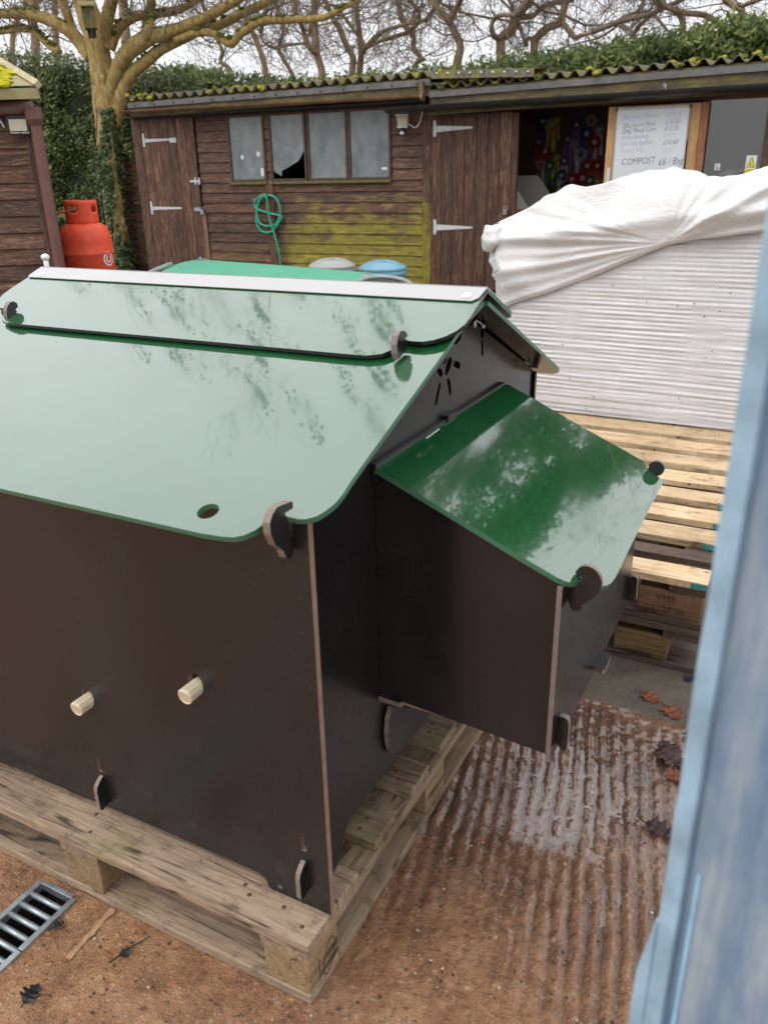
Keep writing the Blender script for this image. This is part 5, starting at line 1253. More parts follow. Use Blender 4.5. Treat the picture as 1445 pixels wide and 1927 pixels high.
# ================================================================== GAS CYLINDER
def cylinder():
    b = dep(166, 505, 6.15); c = V((b.x, b.y, 0)); H = dep(160, 376, 6.15).z
    # lean of the sight line is small: use the middle height for the plan position
    m_ = dep(160, 440, 6.15); c = V((m_.x, m_.y, 0)); R = .192
    t = thing('gas_cylinder', 'tall red gas cylinder with a carrying collar beside the left shed', 'gas cylinder', c)
    zs = H-.165
    prof = [(.001, .02), (R*.9, .02), (R*.97, .04), (R, .08), (R, zs-.22), (R+.003, zs-.215), (R+.003, zs-.205), (R, zs-.20), (R, zs-.13), (R*.985, zs-.10), (R*.93, zs-.06), (R*.84, zs-.025), (R*.7, zs-.003), (R*.55, zs+.008), (R*.3, zs+.014), (.001, zs+.016)]
    mb = MB(); mb.lathe(prof, c, 48); mb.build('body', M['red_cyl'], t, smooth=True)
    mb = MB(); mb.lathe([(R*.86, .001), (R*.92, .001), (R*.92, .05), (R*.86, .05), (R*.86, .001)], c, 40); mb.build('foot_ring', M['red_cyl'], t)
    # collar with two hand holes facing the yard
    vd = (CAM-c); a0 = math.atan2(vd.y, vd.x); n = 72; rows = 8; mb = MB(); vs = []; fs = []; rc = .118
    for j in range(rows+1):
        for k in range(n): a = a0 + 2*math.pi*k/n; vs.append(c + V((rc*math.cos(a), rc*math.sin(a), zs+(H-zs)*j/rows)))
    for j in range(rows):
        for k in range(n):
            d = k*360/n; d = d-360 if d > 180 else d     # +d is to the viewer's right of centre when seen from above turned left
            hole = (4 <= j <= 5) and ((-52 < d < -13) or (38 < d < 62) or (128 < d < 170) or (-170 < d < -128))
            if 4 <= j <= 5 and 38 < d < 62 or 4 <= j <= 5 and -52 < d < -13: hole = True
            if not hole: l = (k+1) % n; fs.append((j*n+k, j*n+l, (j+1)*n+l, (j+1)*n+k))
    mb.add(vs, fs); o = mb.build('collar', M['red_cyl'], t, smooth=True); md = o.modifiers.new('thickness', 'SOLIDIFY'); md.thickness = .004
    mb = MB(); mb.tube([c+V((0, 0, zs)), c+V((0, 0, zs+.09))], .022, 12); mb.build('valve', M['steel'], t)
    rt = V((_R.x, _R.y, 0)).normalized(); fw = V((_F.x, _F.y, 0)).normalized()
    k0 = c + V((0, 0, zs+.09)) - fw*.075 - rt*.045
    mb = MB(); mb.tube([k0-rt*.03, k0+rt*.03], .018, 10); mb.build('valve_knob', simple('dark_red_knob', (.35, .03, .04), .4), t, smooth=False)
    mb = MB(); mb.tube(catmull([k0-rt*.02, k0-rt*.09+V((0, 0, -.005)), k0-rt*.14+V((0, 0, -.05)), k0-rt*.18+V((0, 0, -.14)), k0-rt*.22+V((0, 0, -.17)), k0-rt*.30+V((0, 0, -.175))], 5), .010, 8); mb.build('gas_hose', M['orange_hose'], t, smooth=True)
    # round white emblem: ring, inner ring and rays
    p = dep(197, 487, 6.15); av = math.atan2(vd.y, vd.x); off = ((p-c).dot(rt))/R; off = max(-.9, min(.9, off)); zc = p.z
    base = av + math.asin(off)
    def on(x, y): a = base + x/R; return c + V(((R+.0016)*math.cos(a), (R+.0016)*math.sin(a), zc+y))
    mb = MB()
    def ring(r0, r1, n=28, a0=0, a1=6.2832):
        vs = []; fs = []
        for i in range(n+1): a = a0+(a1-a0)*i/n; vs += [on(r0*math.cos(a), r0*math.sin(a)), on(r1*math.cos(a), r1*math.sin(a))]
        for i in range(n): fs.append((2*i, 2*i+1, 2*i+3, 2*i+2))
        mb.add(vs, fs)
    ring(.041, .052); ring(.017, .028, 20, 2.2, 7.2)
    for i in range(5): a = math.pi*(.25+.125*i); ring(.030, .038, 3, a, a+.2)
    mb.build('emblem', M['white_pl'], t)
cylinder()

# ================================================================== WATER BUTTS, SECOND POULTRY HOUSE, FENCE
def butt(u, v, wpx, d, m, label):
    p = dep(u, v, d); r = wpx/FPX*d/2; c = V((p.x, p.y, 0)); z = p.z
    t = thing('water_butt', label, 'water butt', c, 0, 'water butts by the shed wall')
    mb = MB(); mb.lathe([(.001, .0), (r*.78, .0), (r*.95, z*.5), (r*.93, z-.03)], c, 36); mb.build('barrel', M[m], t, smooth=True)
    mb = MB(); mb.lathe([(r*.95, z-.055), (r, z-.05), (r*1.01, z-.022), (r*.99, z-.018), (r*.99, z-.006), (r*1.01, z-.002), (r*1.0, z+.016), (r*.97, z+.020), (r*.93, z+.03), (r*.6, z+.064), (r*.48, z+.072), (r*.44, z+.064), (r*.10, z+.066), (.001, z+.066)], c, 40); mb.build('lid', M[m], t, smooth=True)
    rt = V((_R.x, _R.y, 0)).normalized(); fw = V((_F.x, _F.y, 0)).normalized()
    mb = MB(basis(c + V((0, 0, z+.062)), rt, fw)); mb.box((-r*.08, -r*.3, 0), (r*.08, r*.3, .016)); mb.build('handle', M[m], t, bevel=.005)
butt(625, 502, 88, 7.6, 'grey_lid', 'grey water butt with a ribbed lid, left of the blue one')
butt(720, 506, 90, 7.5, 'blue_lid', 'pale blue water butt with a ribbed lid against the shed wall')

def second_house():
    zt = .80; q = [(282, 526), (316, 503), (345, 493), (375, 488), (540, 500), (690, 513), (730, 518), (760, 525), (776, 540), (740, 600), (240, 580)]
    P = [onz(u, v, zt) for u, v in q]; c = sum(P, V((0, 0, 0)))/len(P)
    t = thing('poultry_house', 'second poultry house with a mint green top behind the white roof ridge', 'chicken coop', (c.x, c.y, 0))
    for p in P: p.z = zt
    plate('roof_board', P, [], (0, 0, 1), .015, (M['mint'], M['board'], M['green_edge']), t)
    k = [c + (p-c)*.90 for p in P]
    for p in k: p.z = zt-.0155
    plate('body', k, [], (0, 0, 1), zt-.03, BM, t)
    mb = MB(); mb.tube(catmull([onz(u, v, zt+.012) for u, v in ((268, 521), (285, 512), (303, 504), (322, 497))], 5), .014, 8); mb.build('edge_trim', M['grey_pl'], t, smooth=True)
    mb = MB(); mb.tube(catmull([onz(u, v, zt+.014) for u, v in ((676, 529), (695, 523), (720, 521), (748, 524), (768, 531), (780, 545))], 5), .011, 8); mb.build('edge_trim', M['grey_pl'], t, smooth=True)
    mb = MB(); pl = [onz(u, v, zt+.006) for u, v in ((680, 531), (700, 526), (725, 524), (750, 528), (766, 540), (700, 545))]; mb.add(pl, [tuple(range(6))]); mb.build('end_cover', M['black'], t)
    for u, v in ((380, 489), (690, 519)):
        p = onz(u, v, zt+.004); mb = MB(); mb.box(p+V((-.03, -.02, -.004)), p+V((.03, .02, .008))); mb.tube([p+V((-.012, 0, .008)), p+V((-.012, 0, .020))], .008, 8); mb.build('bracket', M['steel'], t, bevel=.002)
second_house()

def fence():
    tf = .55; a = ws(238, 400, -tf)[0]; b = -.04; t = wthing('slat_fence', 'dark horizontal slat fence between the ivy-clad tree and the long shed', 'fence', (a+b)/2, 0, tf)
    z1 = ws(262, 303, -tf)[1]; mb = MB(WM); z = .05
    while z < z1: mb.box((a, tf, z), (b, tf+.018, min(z+.108, z1))); z += .120
    mb.build('slats', M['clad_plain'], t)
    for s in (a, (a+b)/2, b-.08): mb = MB(WM); mb.box((s, tf+.02, 0), (s+.08, tf+.09, z1+.03)); mb.build('post', M['black_wood'], t)
    s, z = ws(90, 404, -tf); s2 = ws(150, 404, -tf)[0]; r = wthing('wooden_rail', 'greenish timber rail on posts behind the gas cylinder', 'rail', s, 0, tf)
    mb = MB(WM); mb.box((s-.6, tf-.045, z-.035), (s2, tf-.004, z+.03)); mb.build('rail', M['sill_moss'], r)
    for q in (s-.5, s2-.12): mb = MB(WM); mb.box((q, tf-.003, 0), (q+.08, tf+.07, z+.05)); mb.build('post', M['black_wood'], r)
fence()

# ================================================================== TREES
def trunk_mesh(mb, limbs, plane, jit=.0, sides=10):
    """limbs: [(u, v, half width in photo px), ...]; returns world polylines with radii"""
    out = []
    for li, l in enumerate(limbs):
        dz = plane[2] if li == 0 else plane[2] + jit*noise.noise(V((li*3.3, 1, 2)))
        pts = []; rad = []
        for i, (u, v, r) in enumerate(l):
            f = i/max(1, len(l)-1); d = plane[0] + (dz-plane[2])*(f if li else 0) + (jit*.5*noise.noise(V((li*5.1, f*3, 7))) if li else 0)*f
            p = onp(u, v, WN, WD+d); pts.append(p); rad.append(r*(p-CAM).dot(CF)/FPX)
        k = 5; pp = catmull(pts, k); rr = []
        for i in range(len(pts)-1):
            for j in range(k): rr.append(rad[i]+(rad[i+1]-rad[i])*j/k)
        rr.append(rad[-1])
        rr = [q*(1+.07*noise.noise(V((i*.5, li*7, plane[0])))) for i, q in enumerate(rr)]
        mb.tube(pp, rr, sides); out.append((pp, rr))
    return out
def grow(mb, p, d, L, r, lev, wild=.55):
    n = 6 if lev > 1 else 5; pts = [p]; rad = [r]; q = p.copy(); dd = d.copy()
    for i in range(n):
        dd = (dd + V((random.gauss(0, wild), random.gauss(0, wild*.7), random.gauss(.06, wild)))*.62).normalized()
        q = q + dd*(L/n)*random.uniform(.75, 1.25); pts.append(q.copy()); rad.append(max(.0028, r*(1-.62*(i+1)/n)))
    mb.tube(pts, rad, 4 if lev < 3 else 5, caps=False)
    if lev > 0:
        for k in range(random.choice((3, 4, 5)) if lev > 1 else random.choice((2, 3, 4))):
            i = random.randint(1, n); b = (pts[i]-pts[i-1]).normalized(); s = b.cross(V((random.gauss(0, 1), random.gauss(0, 1), random.gauss(0, 1))))
            if s.length < .01: continue
            nd = (b*.65 + s.normalized()*random.uniform(.5, 1.)).normalized(); grow(mb, pts[i], nd, L*random.uniform(.45, .75), max(.003, rad[i]*.62), lev-1, wild)

def reflection_ivy(t, pts, seed, n, size=.10, rad=(.45, .95), tall=1.):  # leaf clumps added out of view, shaping what the glossy boards reflect
    g = random.Random(seed); vs = []; fs = []; rn = []
    for p in pts:
        r0 = g.uniform(*rad)
        for k in range(n):
            d = V((g.gauss(0, 1), g.gauss(0, 1), g.gauss(0, 1)))*r0*.55; c = p + V((d.x, d.y, d.z*tall))
            c += V((noise.noise(c*1.1), noise.noise(c*1.1 + V((9, 0, 0))), noise.noise(c*1.1 + V((0, 9, 0)))))*r0*1.3
            e1 = V((g.gauss(0, 1), g.gauss(0, 1), g.gauss(0, 1))).normalized(); e2 = e1.cross(V((g.gauss(0, 1), g.gauss(0, 1), g.gauss(0, 1)))).normalized(); s = size*g.uniform(.6, 1.3)
            m = len(vs); vs += [c-e1*s, c-e2*s*.6, c+e1*s, c+e2*s*.6]; fs.append([m, m+1, m+2, m+3]); rn.append(g.random()**1.5)
    q = MB(); q.v = vs; q.f = fs; q.mi = [0]*len(fs); q.r = rn; q.build('reflection_ivy_clumps', M['ivy'], t)
random.seed(5)
def bird_tree():
    b = onp(228, 520, WN, WD+.25); t = thing('tree', 'big mossy tree with ivy up its trunk and a bird box, beside the shed', 'tree', (b.x, b.y, 0))
    limbs = [[(236, 640, 30), (231, 560, 27), (226, 500, 24), (221, 430, 22), (213, 350, 22), (207, 280, 23), (203, 225, 25), (198, 175, 24), (190, 120, 21), (182, 75, 21), (170, 35, 22), (156, -5, 19), (140, -60, 17), (120, -140, 12)],
             [(190, 95, 16), (199, 50, 13), (208, 10, 12), (222, -40, 10), (230, -110, 7)],
             [(214, 240, 13), (226, 190, 13), (236, 160, 12), (252, 135, 11), (276, 115, 11), (302, 93, 10), (332, 78, 10), (370, 60, 9), (410, 48, 9), (450, 28, 8), (500, 5, 8), (545, -22, 6), (600, -50, 4)],
             [(203, 190, 12), (222, 130, 13), (240, 100, 15), (262, 82, 16), (290, 68, 13), (325, 58, 11), (372, 40, 10), (420, 15, 9), (452, -4, 8), (500, -40, 5)],
             [(275, 78, 10), (280, 55, 10), (284, 20, 9), (286, -20, 8), (285, -80, 6)],
             [(204, 90, 13), (222, 55, 10), (236, 42, 9), (258, 31, 8), (290, 27, 7), (330, 22, 6), (366, 3, 6), (395, -18, 5)],
             [(172, 110, 12), (150, 78, 13), (128, 56, 12), (100, 40, 11), (70, 30, 10), (40, 26, 9), (0, 25, 8), (-50, 18, 7)],
             [(70, 33, 9), (66, 10, 8), (60, -20, 8), (52, -70, 6)], [(140, 66, 9), (128, 30, 9), (116, -10, 8), (110, -60, 6)],
             [(112, 96, 6), (98, 88, 7), (82, 74, 7), (70, 60, 6), (48, 54, 6), (0, 60, 5), (-40, 66, 4)],
             [(330, 76, 6), (372, 62, 7), (404, 64, 7), (433, 82, 8), (450, 66, 8), (468, 53, 8), (494, 39, 7), (540, 37, 7), (604, 34, 6), (634, 21, 5), (672, 0, 4), (700, -20, 3)],
             [(207, 66, 3), (200, 71, 4), (212, 68, 3), (216, 60, 2)]]
    mb = MB(); L = trunk_mesh(mb, limbs, (.35, 0, .35), .7, 14)
    for pp, rr in L[:1]:
        for i in range(26):
            k = random.randint(8, 38); a = random.uniform(0, 6.28); r = rr[k]; mb.blob(pp[k]+V((math.cos(a)*r*.8, math.sin(a)*r*.8, 0)), r*.34, r*.34, r*.55, 10, 7, jit=.5)
    mb.build('trunk', M['bark'], t, smooth=True)
    tw = MB()
    for li, (pp, rr) in enumerate(L[2:-1]):
        for k in range(16):
            i = random.randint(len(pp)//3, len(pp)-1); a = (pp[i]-pp[i-1]).normalized(); s = a.cross(V((random.gauss(0, 1), random.gauss(0, .4), random.gauss(0, 1))))
            if s.length < .05: continue
            grow(tw, pp[i], (s.normalized()+a*.5+V((0, 0, .3))).normalized(), random.uniform(.35, 1.0), random.uniform(.006, .013), 2, .4)
    for li, L_, lv in ((0, 3.4, 5), (1, 3.0, 5), (2, 2.4, 4), (3, 2.8, 5), (4, 2.8, 5), (7, 2.6, 4), (8, 2.6, 4), (5, 2.4, 4)):
        pp, rr = L[li]; grow(tw, pp[-1], ((pp[-1]-pp[-3]).normalized()*.5 + V((0, -.1, 1.))).normalized(), L_, max(.075, rr[-1]), lv, .26)
    tw.build('twigs', M['twig'], t, smooth=True)
    g = random.Random(77); reflection_ivy(t, [V((b.x + g.gauss(.3, 3.2), b.y + g.gauss(0, .8), g.uniform(6.0, 11.))) for _ in range(110)], 7, 70, .048, (.05, .15), 5.5)  # unseen tall clumps added overhead to draw dark streaks in the roof reflection
    ms = MB()
    for pp, rr in L[2:]:
        for k in range(60):
            i = random.randint(2, len(pp)-2)
            if noise.noise(pp[i]*1.9) < .02: continue
            r = random.uniform(.012, .035); ms.blob(pp[i]+V((random.uniform(-.03, .03), random.uniform(-.05, .02), rr[i]*.92)), r*1.7, r*1.2, r*.6, 7, 5, jit=.7)
    ms.build('moss', [M['moss2']], t, smooth=True)['kind'] = 'stuff'
    # ivy
    iv = thing('ivy_plant', 'ivy climbing the lower trunk of the big mossy tree', 'ivy', (b.x+.02, b.y-.3, 0))
    pp, rr = L[0]; vs = []; fs = []; rn = []
    for k in range(16000):
        f = random.random()**1.7; i = min(len(pp)-1, int(f*32)); p = pp[i]; 
        dens = 1.3 - f*1.0 + .6*noise.noise(V((i*.25, 2, 3)))
        if random.random() > dens: continue
        a = random.uniform(math.pi, 2*math.pi)*1. + random.gauss(0, .25)
        if f > .42 and noise.noise(V((math.cos(a)*2, math.sin(a)*2, i*.12))) < .02: continue
        bl = 1 + (2.3*(1-f/.45)*random.random()**.8 if f < .45 else .2*random.random())
        r = rr[i]*bl; c = p + V((math.cos(a)*r, math.sin(a)*r*.9, random.uniform(-.05, .05))); nrm = (V((math.cos(a), math.sin(a), .35)) + V((random.gauss(0, .4), random.gauss(0, .4), random.gauss(0, .4)))).normalized()
        e1 = nrm.cross(V((0, 0, 1))).normalized(); e2 = nrm.cross(e1); s = random.uniform(.022, .045)
        n = len(vs); vs += [c - e2*s*.9, c + e1*s*.9 - e2*s*.1, c + e2*s + nrm*.006, c - e1*s*.9 - e2*s*.1]; fs.append((n, n+1, n+2, n+3)); rn.append(random.random()**1.3)
    m_ = MB(); m_.v = vs; m_.f = [list(f) for f in fs]; m_.mi = [0]*len(fs); m_.r = rn; m_.build('leaves', M['ivy'], iv)
    m2 = MB()
    for k in range(6):
        a = math.pi*(1.1+.15*k); q = [pp[i]+V((math.cos(a+.3*math.sin(i*.6+k))*rr[i]*1.02, math.sin(a+.3*math.sin(i*.6+k))*rr[i]*1.02, 0)) for i in range(0, 34, 2)]; m2.tube(q, .009, 5)
    m2.build('stem', M['twig'], iv)
    # bird box on the trunk
    c = onp(168, 32, WN, WD-.03); bb = thing('bird_box', 'green-tinged wooden bird box with a sloping lid high on the big mossy tree', 'bird box', c)
    rot = Matrix.Translation(c) @ Matrix.Rotation(WROT+.75, 4, 'Z') @ Matrix.Rotation(-.06, 4, 'Y')
    m3_ = MB(rot); m3_.hexa([(-.075, -.085, -.13), (.075, -.085, -.13), (.075, .085, -.13), (-.075, .085, -.13), (-.075, -.085, .09), (.075, -.085, .09), (.075, .085, .14), (-.075, .085, .14)]); m3_.build('box', wood('green_tinged_board', (.22, .19, .07), (.10, .085, .03), 'z', 1.), bb, bevel=.003)
    m3_ = MB(rot); m3_.hexa([(-.095, -.135, .095), (.095, -.135, .095), (.095, .10, .165), (-.095, .10, .165), (-.095, -.135, .115), (.095, -.135, .115), (.095, .10, .185), (-.095, .10, .185)]); m3_.build('lid', M['pale_fascia'], bb, bevel=.003)
    m3_ = MB(rot); m3_.tube([(0, -.0855, .03), (0, -.0870, .03)], .016, 14); m3_.build('entrance_hole', M['black'], bb)
    m3_ = MB(rot); m3_.box((-.05, .02, -.22), (.05, .08, -.1305)); m3_.build('batten', M['black_wood'], bb)
bird_tree()

BGT = [([[(442, 190, 4), (435, 134, 4), (416, 117, 4), (419, 97, 4), (411, 79, 3), (398, 60, 2)]], 'thin looping bare tree under the broken mossy limb', 6.5),
       ([[(506, 190, 6), (501, 142, 5.5), (493, 105, 5.5), (482, 76, 5), (472, 53, 5), (459, 26, 4), (443, 0, 4), (430, -40, 3)]], 'slender bare tree leaning left above the window end of the shed', 6),
       ([[(566, 190, 4), (551, 142, 4), (533, 110, 4), (525, 92, 4), (531, 68, 3.5), (533, 47, 3), (524, 20, 2)], [(526, 92, 3), (511, 89, 2.5), (496, 79, 2), (490, 62, 1.5)], [(527, 88, 3), (545, 84, 3), (572, 82, 2)]], 'small forked bare tree with a side branch, third from the big mossy tree', 7),
       ([[(610, 200, 8), (606, 137, 7), (597, 105, 7), (594, 79, 7), (592, 40, 7), (591, 0, 6), (588, -60, 5)], [(596, 100, 5), (590, 97, 5), (577, 79, 5), (570, 53, 4.5), (556, 21, 4), (548, -10, 4)]], 'stout upright bare tree with a fork to its left over the shed windows', 5.5),
       ([[(660, 200, 8), (663, 134, 6.5), (664, 108, 6.5), (649, 79, 6), (639, 53, 5), (627, 32, 4.5), (612, 0, 4)]], 'bare tree bending left, left stem of the close pair above the shed', 5.8),
       ([[(676, 200, 7), (677, 132, 6.5), (680, 100, 6), (677, 66, 5.5), (672, 26, 5), (671, -10, 4), (668, -60, 3)], [(681, 100, 5), (690, 88, 5), (709, 68, 5), (724, 58, 4), (759, 47, 3), (800, 40, 2)]], 'bare tree with a long limb to the right, right stem of the close pair', 6.2),
       ([[(772, 190, 5), (781, 125, 4.5), (792, 110, 5), (778, 89, 5), (779, 71, 5), (767, 55, 6), (756, 34, 6), (750, 0, 5), (748, -40, 4)], [(770, 58, 4), (786, 44, 4), (788, 24, 4), (775, 5, 3)], [(766, 62, 4), (740, 70, 4), (716, 78, 3), (690, 92, 2)]], 'zigzag bare tree behind the step in the shed roof', 6),
       ([[(852, 200, 12), (860, 120, 9), (866, 87, 7.5), (855, 60, 7.5), (845, 40, 7), (826, 18, 6), (813, 0, 5.5), (800, -40, 5)], [(845, 42, 6), (851, 30, 5.5), (858, 18, 5), (868, -5, 5), (875, -50, 4)]], 'bare tree with a swollen foot and a Y fork above the plank door', 5),
       ([[(938, 200, 11), (942, 106, 9.5), (943, 71, 9), (963, 58, 9), (967, 32, 8.5), (987, 13, 8.5), (1002, -8, 8), (1020, -60, 6)], [(941, 72, 5), (932, 69, 5), (924, 53, 4.5), (932, 33, 4), (950, 28, 4), (968, 29, 4)], [(967, 32, 5), (1000, 30, 5), (1020, 15, 4.5), (1042, 5, 4), (1075, 2, 3)]], 'thick green-tinged bare tree with a looped branch behind the shed roof', 5),
       ([[(1004, 200, 10), (1005, 95, 8), (1008, 74, 8), (1029, 53, 7.5), (1054, 42, 7), (1060, 18, 6.5), (1068, -5, 6), (1080, -50, 5)], [(1058, 42, 5), (1068, 55, 5), (1080, 70, 4.5), (1095, 66, 4), (1113, 60, 3)], [(1006, 74, 4), (993, 72, 3), (990, 84, 2)]], 'cranked bare tree with a drooping branch above the open doorway', 5.2),
       ([[(1286, 200, 7), (1284, 48, 6), (1281, 32, 6), (1262, 16, 5), (1244, 11, 5), (1225, -5, 4)], [(1360, 50, 6), (1326, 29, 5.5), (1286, 24, 5), (1252, 13, 4)], [(1244, 12, 4), (1222, 30, 4), (1200, 52, 3.5), (1190, 70, 3)]], 'low sprawling bare tree over the hedge, left of the rightmost tree', 5.5),
       ([[(1402, 200, 7), (1396, 29, 7), (1381, 13, 6), (1364, -2, 6), (1340, -30, 5)], [(1384, 15, 4), (1410, 6, 4), (1450, -8, 3)]], 'rightmost bare tree rising above the tall end of the hedge', 5),
       ([[(70, 240, 9), (68, 95, 8), (64, 50, 8), (61, 0, 8), (58, -60, 6)]], 'thick bare trunk behind the left hedge, left of the pair', 6),
       ([[(112, 240, 6), (107, 100, 6), (105, 50, 6), (103, 0, 5), (104, -60, 4)]], 'thin bare trunk behind the left hedge, right of the pair', 7),
       ([[(244, 240, 12), (240, 110, 10), (236, 55, 9), (232, 0, 9), (228, -60, 7)]], 'ivy-dark bare trunk right behind the big mossy tree', 4.2),
       ([[(22, 240, 5), (24, 90, 5), (28, 50, 5), (45, 18, 4), (56, -10, 4)]], 'leaning bare stem at the far left behind the hedge', 7.5)]
def bg_trees():
    for k, (limbs, label, d) in enumerate(BGT):
        random.seed(100+k); b = onp(limbs[0][0][0], limbs[0][0][1], WN, WD+d)
        t = thing('bare_tree', label, 'tree', (b.x, b.y, 0), 0, 'bare trees behind the hedge')
        mb = MB(); L = trunk_mesh(mb, limbs, (d, 0, d), 1.6, 8)
        pp, rr = L[0]; mb.tube([V((pp[0].x+.1, pp[0].y, 0)), pp[0]], [rr[0]*1.3, rr[0]], 8); mb.build('trunk', M['bark2'], t, smooth=True)
        tw = MB()
        for pp, rr in L:
            lo = 6 if len(pp) > 20 else 2
            for q in range(max(4, int(len(pp)*.30))):
                i = random.randint(lo, len(pp)-1)
                a = (pp[i]-pp[i-1]).normalized(); s = a.cross(V((random.gauss(0, .5), random.gauss(0, 1.), random.gauss(0, .5))))
                if s.length < .05: continue
                nd = (s.normalized() + a*.4 + V((0, 0, .25))).normalized()
                grow(tw, pp[i], nd, random.uniform(.5, 1.6), random.uniform(.006, .014), 3 if random.random() < .6 else 2, .6)
            if pp[-1].z > 2.6: grow(tw, pp[-1], ((pp[-1]-pp[-3]).normalized() + V((0, 0, .7))).normalized(), 3.0, max(.045, rr[-1]*.9), 5 if limbs[0][0][0] < 700 and rr[-1] > .03 else 4, .34)
        tw.build('twigs', M['twig'], t, smooth=True)
        # ivy clumps added above the frame's top edge to darken roof and lid reflections
        top = L[0][0][-1]; g = random.Random(900+k); right = limbs[0][0][0] > 850
        pts = [V((top.x + g.gauss(0, .9), top.y + g.gauss(0, .6), g.uniform(6.2, 8.8))) for _ in range(12)]
        reflection_ivy(t, pts, 40+k, 80, .06, (.07, .20), 3.5)
bg_trees()
def reflected_trees():
    # two unseen ivy-clad trees added right of the frame to shape the lid reflection
    for k, (x, y, label, w, z0, z1, n) in enumerate(((-.05, 13.2, 'loose ivy-clad tree added out of view past the hedge to mottle the nest lid reflection', .62, 5.0, 9.5, 24), (1.42, 13.0, 'dense ivy-clad tree added out of view furthest right to mirror a dark band in the nest lid', .20, 5.2, 10.5, 70))):
        random.seed(300+k); g = random.Random(500+k); t = thing('added_ivy_tree', label, 'tree', (x, y, 0), 0, 'bare trees behind the hedge')
        mb = MB(); pp = catmull([V((x, y, 0)), V((x+.1, y, 2.5)), V((x-.1, y, 5)), V((x+.15, y, 8)), V((x+.1, y, 10.8))], 6); rr = [.16-.11*i/(len(pp)-1) for i in range(len(pp))]; mb.tube(pp, rr, 10)
        mb.build('trunk', M['bark2'], t, smooth=True); tw = MB()
        for q in range(12): i = random.randint(6, len(pp)-1); grow(tw, pp[i], V((random.gauss(0, 1), random.gauss(0, .6), .6)).normalized(), 1.6, .035, 3, .4)
        tw.build('twigs', M['twig'], t, smooth=True)
        reflection_ivy(t, [V((x + g.gauss(0, w), y + g.gauss(0, .35), g.uniform(z0, z1))) for _ in range(n)], 600+k, 150, .09, (.14, .40), 1.5)
reflected_trees()

# ================================================================== HEDGES
def hedge(label, sil, bottom, tdep, mat, dens, size, thick, seed, long_=1.0):
    g = np.random.default_rng(seed); random.seed(seed)
    S = []
    for u, v in sil: q = WM.inverted() @ onp(u, v, WN, WD+tdep); S.append((q.x, q.z))
    s = np.array([a for a, b in S]); zt = np.array([b for a, b in S])
    o = wthing('hedge', label, 'hedge', float(s.mean()), 0, tdep+thick/2)
    # inner mass
    n = 90; vs = []; fs = []
    for i in range(n+1):
        x = s[0]+(s[-1]-s[0])*i/n; top = float(np.interp(x, s, zt)) - .16 + .10*noise.noise(V((x*2.1, 3, 1)))
        for k, (tt, zz) in enumerate(((tdep+.22, bottom), (tdep+.20, (bottom+top)/2), (tdep+.24, top-.12), (tdep+.42, top), (tdep+thick, top-.05), (tdep+thick, bottom))):
            vs.append((x, tt + .10*noise.noise(V((x*1.9, zz*2.1, k))), zz))
    for i in range(n):
        for k in range(5): a = i*6+k; fs.append((a, a+6, a+7, a+1))
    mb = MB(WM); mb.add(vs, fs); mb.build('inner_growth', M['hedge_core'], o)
    # leaves
    area = sum((s[i+1]-s[i])*((zt[i]+zt[i+1])/2-bottom) for i in range(len(s)-1)); cnt = int(area*dens)
    x = g.uniform(s[0], s[-1], cnt); top = np.interp(x, s, zt); f = g.random(cnt)**.8; z = bottom + (top-bottom)*f
    lump = np.array([noise.noise(V((a*1.6, b*1.9, 3.))) + .6*noise.noise(V((a*4.3, b*4.9, 7.))) for a, b in zip(x, z)])
    t = tdep + .12 - .22*lump + g.normal(0, .07, cnt) + .55*np.clip((f-.86)/.14, 0, 1)*g.random(cnt)
    z = z + np.where(f > .93, g.normal(0, .05, cnt) + .06*lump, 0)
    # more leaves along the ragged top
    nrm = np.stack([g.normal(0, .6, cnt), -1+g.normal(0, .5, cnt), .6+g.normal(0, .5, cnt)], 1); nrm /= np.linalg.norm(nrm, axis=1)[:, None]
    rv = g.normal(0, 1, (cnt, 3)); rv[:, 2] += .4; e1 = np.cross(nrm, rv); e1 /= np.linalg.norm(e1, axis=1)[:, None]; e2 = np.cross(nrm, e1)
    sz = g.uniform(.6, 1.3, cnt)*size; c = np.stack([x, t, z], 1)
    a = sz[:, None]*long_; b = (sz*.48)[:, None]
    P = np.stack([c-e1*a, c-e2*b, c+e1*a, c+e2*b], 1).reshape(-1, 3)
    inv = WM  # local frame of the hedge thing differs only by its origin
    R3 = np.array(WM.to_3x3()); W_ = P @ R3.T + np.array(WM.translation)
    root = np.array((frame(o).inverted() @ WM)); L_ = P @ root[:3, :3].T + root[:3, 3]
    me = bpy.data.meshes.new('leaves'); me.vertices.add(cnt*4); me.vertices.foreach_set('co', L_.ravel()); me.loops.add(cnt*4); me.loops.foreach_set('vertex_index', np.arange(cnt*4)); me.polygons.add(cnt)
    me.polygons.foreach_set('loop_start', np.arange(cnt)*4); me.update(calc_edges=True)
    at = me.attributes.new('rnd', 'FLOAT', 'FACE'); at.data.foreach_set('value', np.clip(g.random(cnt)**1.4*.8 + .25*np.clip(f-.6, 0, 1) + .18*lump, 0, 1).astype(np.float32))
    me.materials.append(mat); ob = bpy.data.objects.new('leaves', me); col.objects.link(ob); ob.parent = o
    return o
hedge('tall leafy ivy and laurel hedge behind the gas cylinder at the left', [(-160, 88), (0, 98), (40, 92), (90, 100), (135, 104), (160, 112), (200, 118), (250, 128), (300, 132), (345, 140)], .0, 1.15, M['hedgeleaf'], 3200, .034, 1.4, 31)
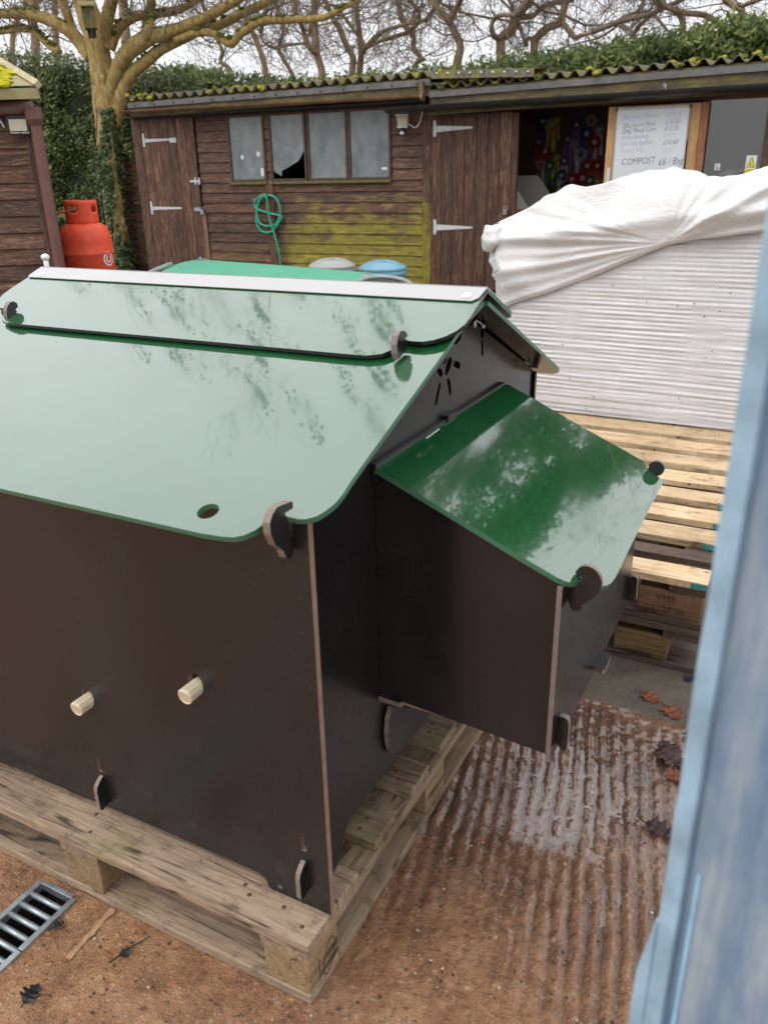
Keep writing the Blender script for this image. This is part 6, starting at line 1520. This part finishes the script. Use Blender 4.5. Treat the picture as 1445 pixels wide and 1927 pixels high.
hedge('long clipped conifer hedge behind the sheds, rising to the right', [(250, 128), (330, 127), (420, 140), (500, 150), (600, 150), (700, 140), (780, 132), (870, 124), (930, 110), (1000, 100), (1060, 86), (1120, 80), (1180, 70), (1225, 55), (1300, 45), (1380, 34), (1445, 28), (1560, 20)], 1.7, 3.0, M['conifer'], 5200, .036, 1.6, 32, 1.35)

# ================================================================== LIGHT
w = bpy.data.worlds.new('World'); sc.world = w; w.use_nodes = True; nt = w.node_tree; nt.nodes.clear()
SUN_EL, SUN_AZ = math.radians(48), math.radians(215)
out = nt.nodes.new('ShaderNodeOutputWorld'); bg = nt.nodes.new('ShaderNodeBackground'); sky = nt.nodes.new('ShaderNodeTexSky')
sky.sky_type = 'NISHITA'; sky.sun_disc = False; sky.sun_elevation = SUN_EL; sky.sun_rotation = SUN_AZ; sky.dust_density = 4; sky.air_density = 1.; sky.altitude = 50
# overcast: the clear-sky colour is nearly lost in an even cloud layer that brightens toward the zenith
tc = nt.nodes.new('ShaderNodeTexCoord'); sx = nt.nodes.new('ShaderNodeSeparateXYZ'); nt.links.new(tc.outputs['Generated'], sx.inputs[0])
rp = nt.nodes.new('ShaderNodeMapRange'); rp.inputs[1].default_value = 0; rp.inputs[2].default_value = 1; rp.inputs[3].default_value = 10.; rp.inputs[4].default_value = 23.; nt.links.new(sx.outputs[2], rp.inputs[0])
ns = nt.nodes.new('ShaderNodeTexNoise'); ns.inputs['Scale'].default_value = 2.2; ns.inputs['Detail'].default_value = 5; nt.links.new(tc.outputs['Generated'], ns.inputs['Vector'])
r2 = nt.nodes.new('ShaderNodeMapRange'); r2.inputs[1].default_value = .3; r2.inputs[2].default_value = .7; r2.inputs[3].default_value = .9; r2.inputs[4].default_value = 1.1; nt.links.new(ns.outputs[0], r2.inputs[0])
ml = nt.nodes.new('ShaderNodeMath'); ml.operation = 'MULTIPLY'; nt.links.new(rp.outputs[0], ml.inputs[0]); nt.links.new(r2.outputs[0], ml.inputs[1])
cl = nt.nodes.new('ShaderNodeCombineXYZ'); v3 = nt.nodes.new('ShaderNodeVectorMath'); v3.operation = 'SCALE'; v3.inputs[0].default_value = (.985, .99, 1.02); nt.links.new(ml.outputs[0], v3.inputs['Scale'])
mx = nt.nodes.new('ShaderNodeMix'); mx.data_type = 'RGBA'; mx.inputs[0].default_value = .9; nt.links.new(sky.outputs[0], mx.inputs[6]); nt.links.new(v3.outputs[0], mx.inputs[7])
nt.links.new(mx.outputs[2], bg.inputs[0]); bg.inputs[1].default_value = .10; nt.links.new(bg.outputs[0], out.inputs[0]); nt.nodes.remove(cl)
sun = bpy.data.lights.new('sun', 'SUN'); sun.energy = .8; sun.angle = math.radians(25); sun.color = (1, .95, .88)
so = bpy.data.objects.new('sun', sun); col.objects.link(so)
d = V((math.sin(SUN_AZ)*math.cos(SUN_EL), math.cos(SUN_AZ)*math.cos(SUN_EL), math.sin(SUN_EL)))
so.rotation_euler = (-d).to_track_quat('-Z', 'Y').to_euler(); so.location = (0, 0, 20)
sc.view_settings.view_transform = 'Standard'; sc.view_settings.look = 'None'; sc.view_settings.exposure = 0.0; sc.view_settings.gamma = 1
sc.cycles.max_bounces = 8; sc.cycles.transparent_max_bounces = 8; sc.cycles.use_denoising = True
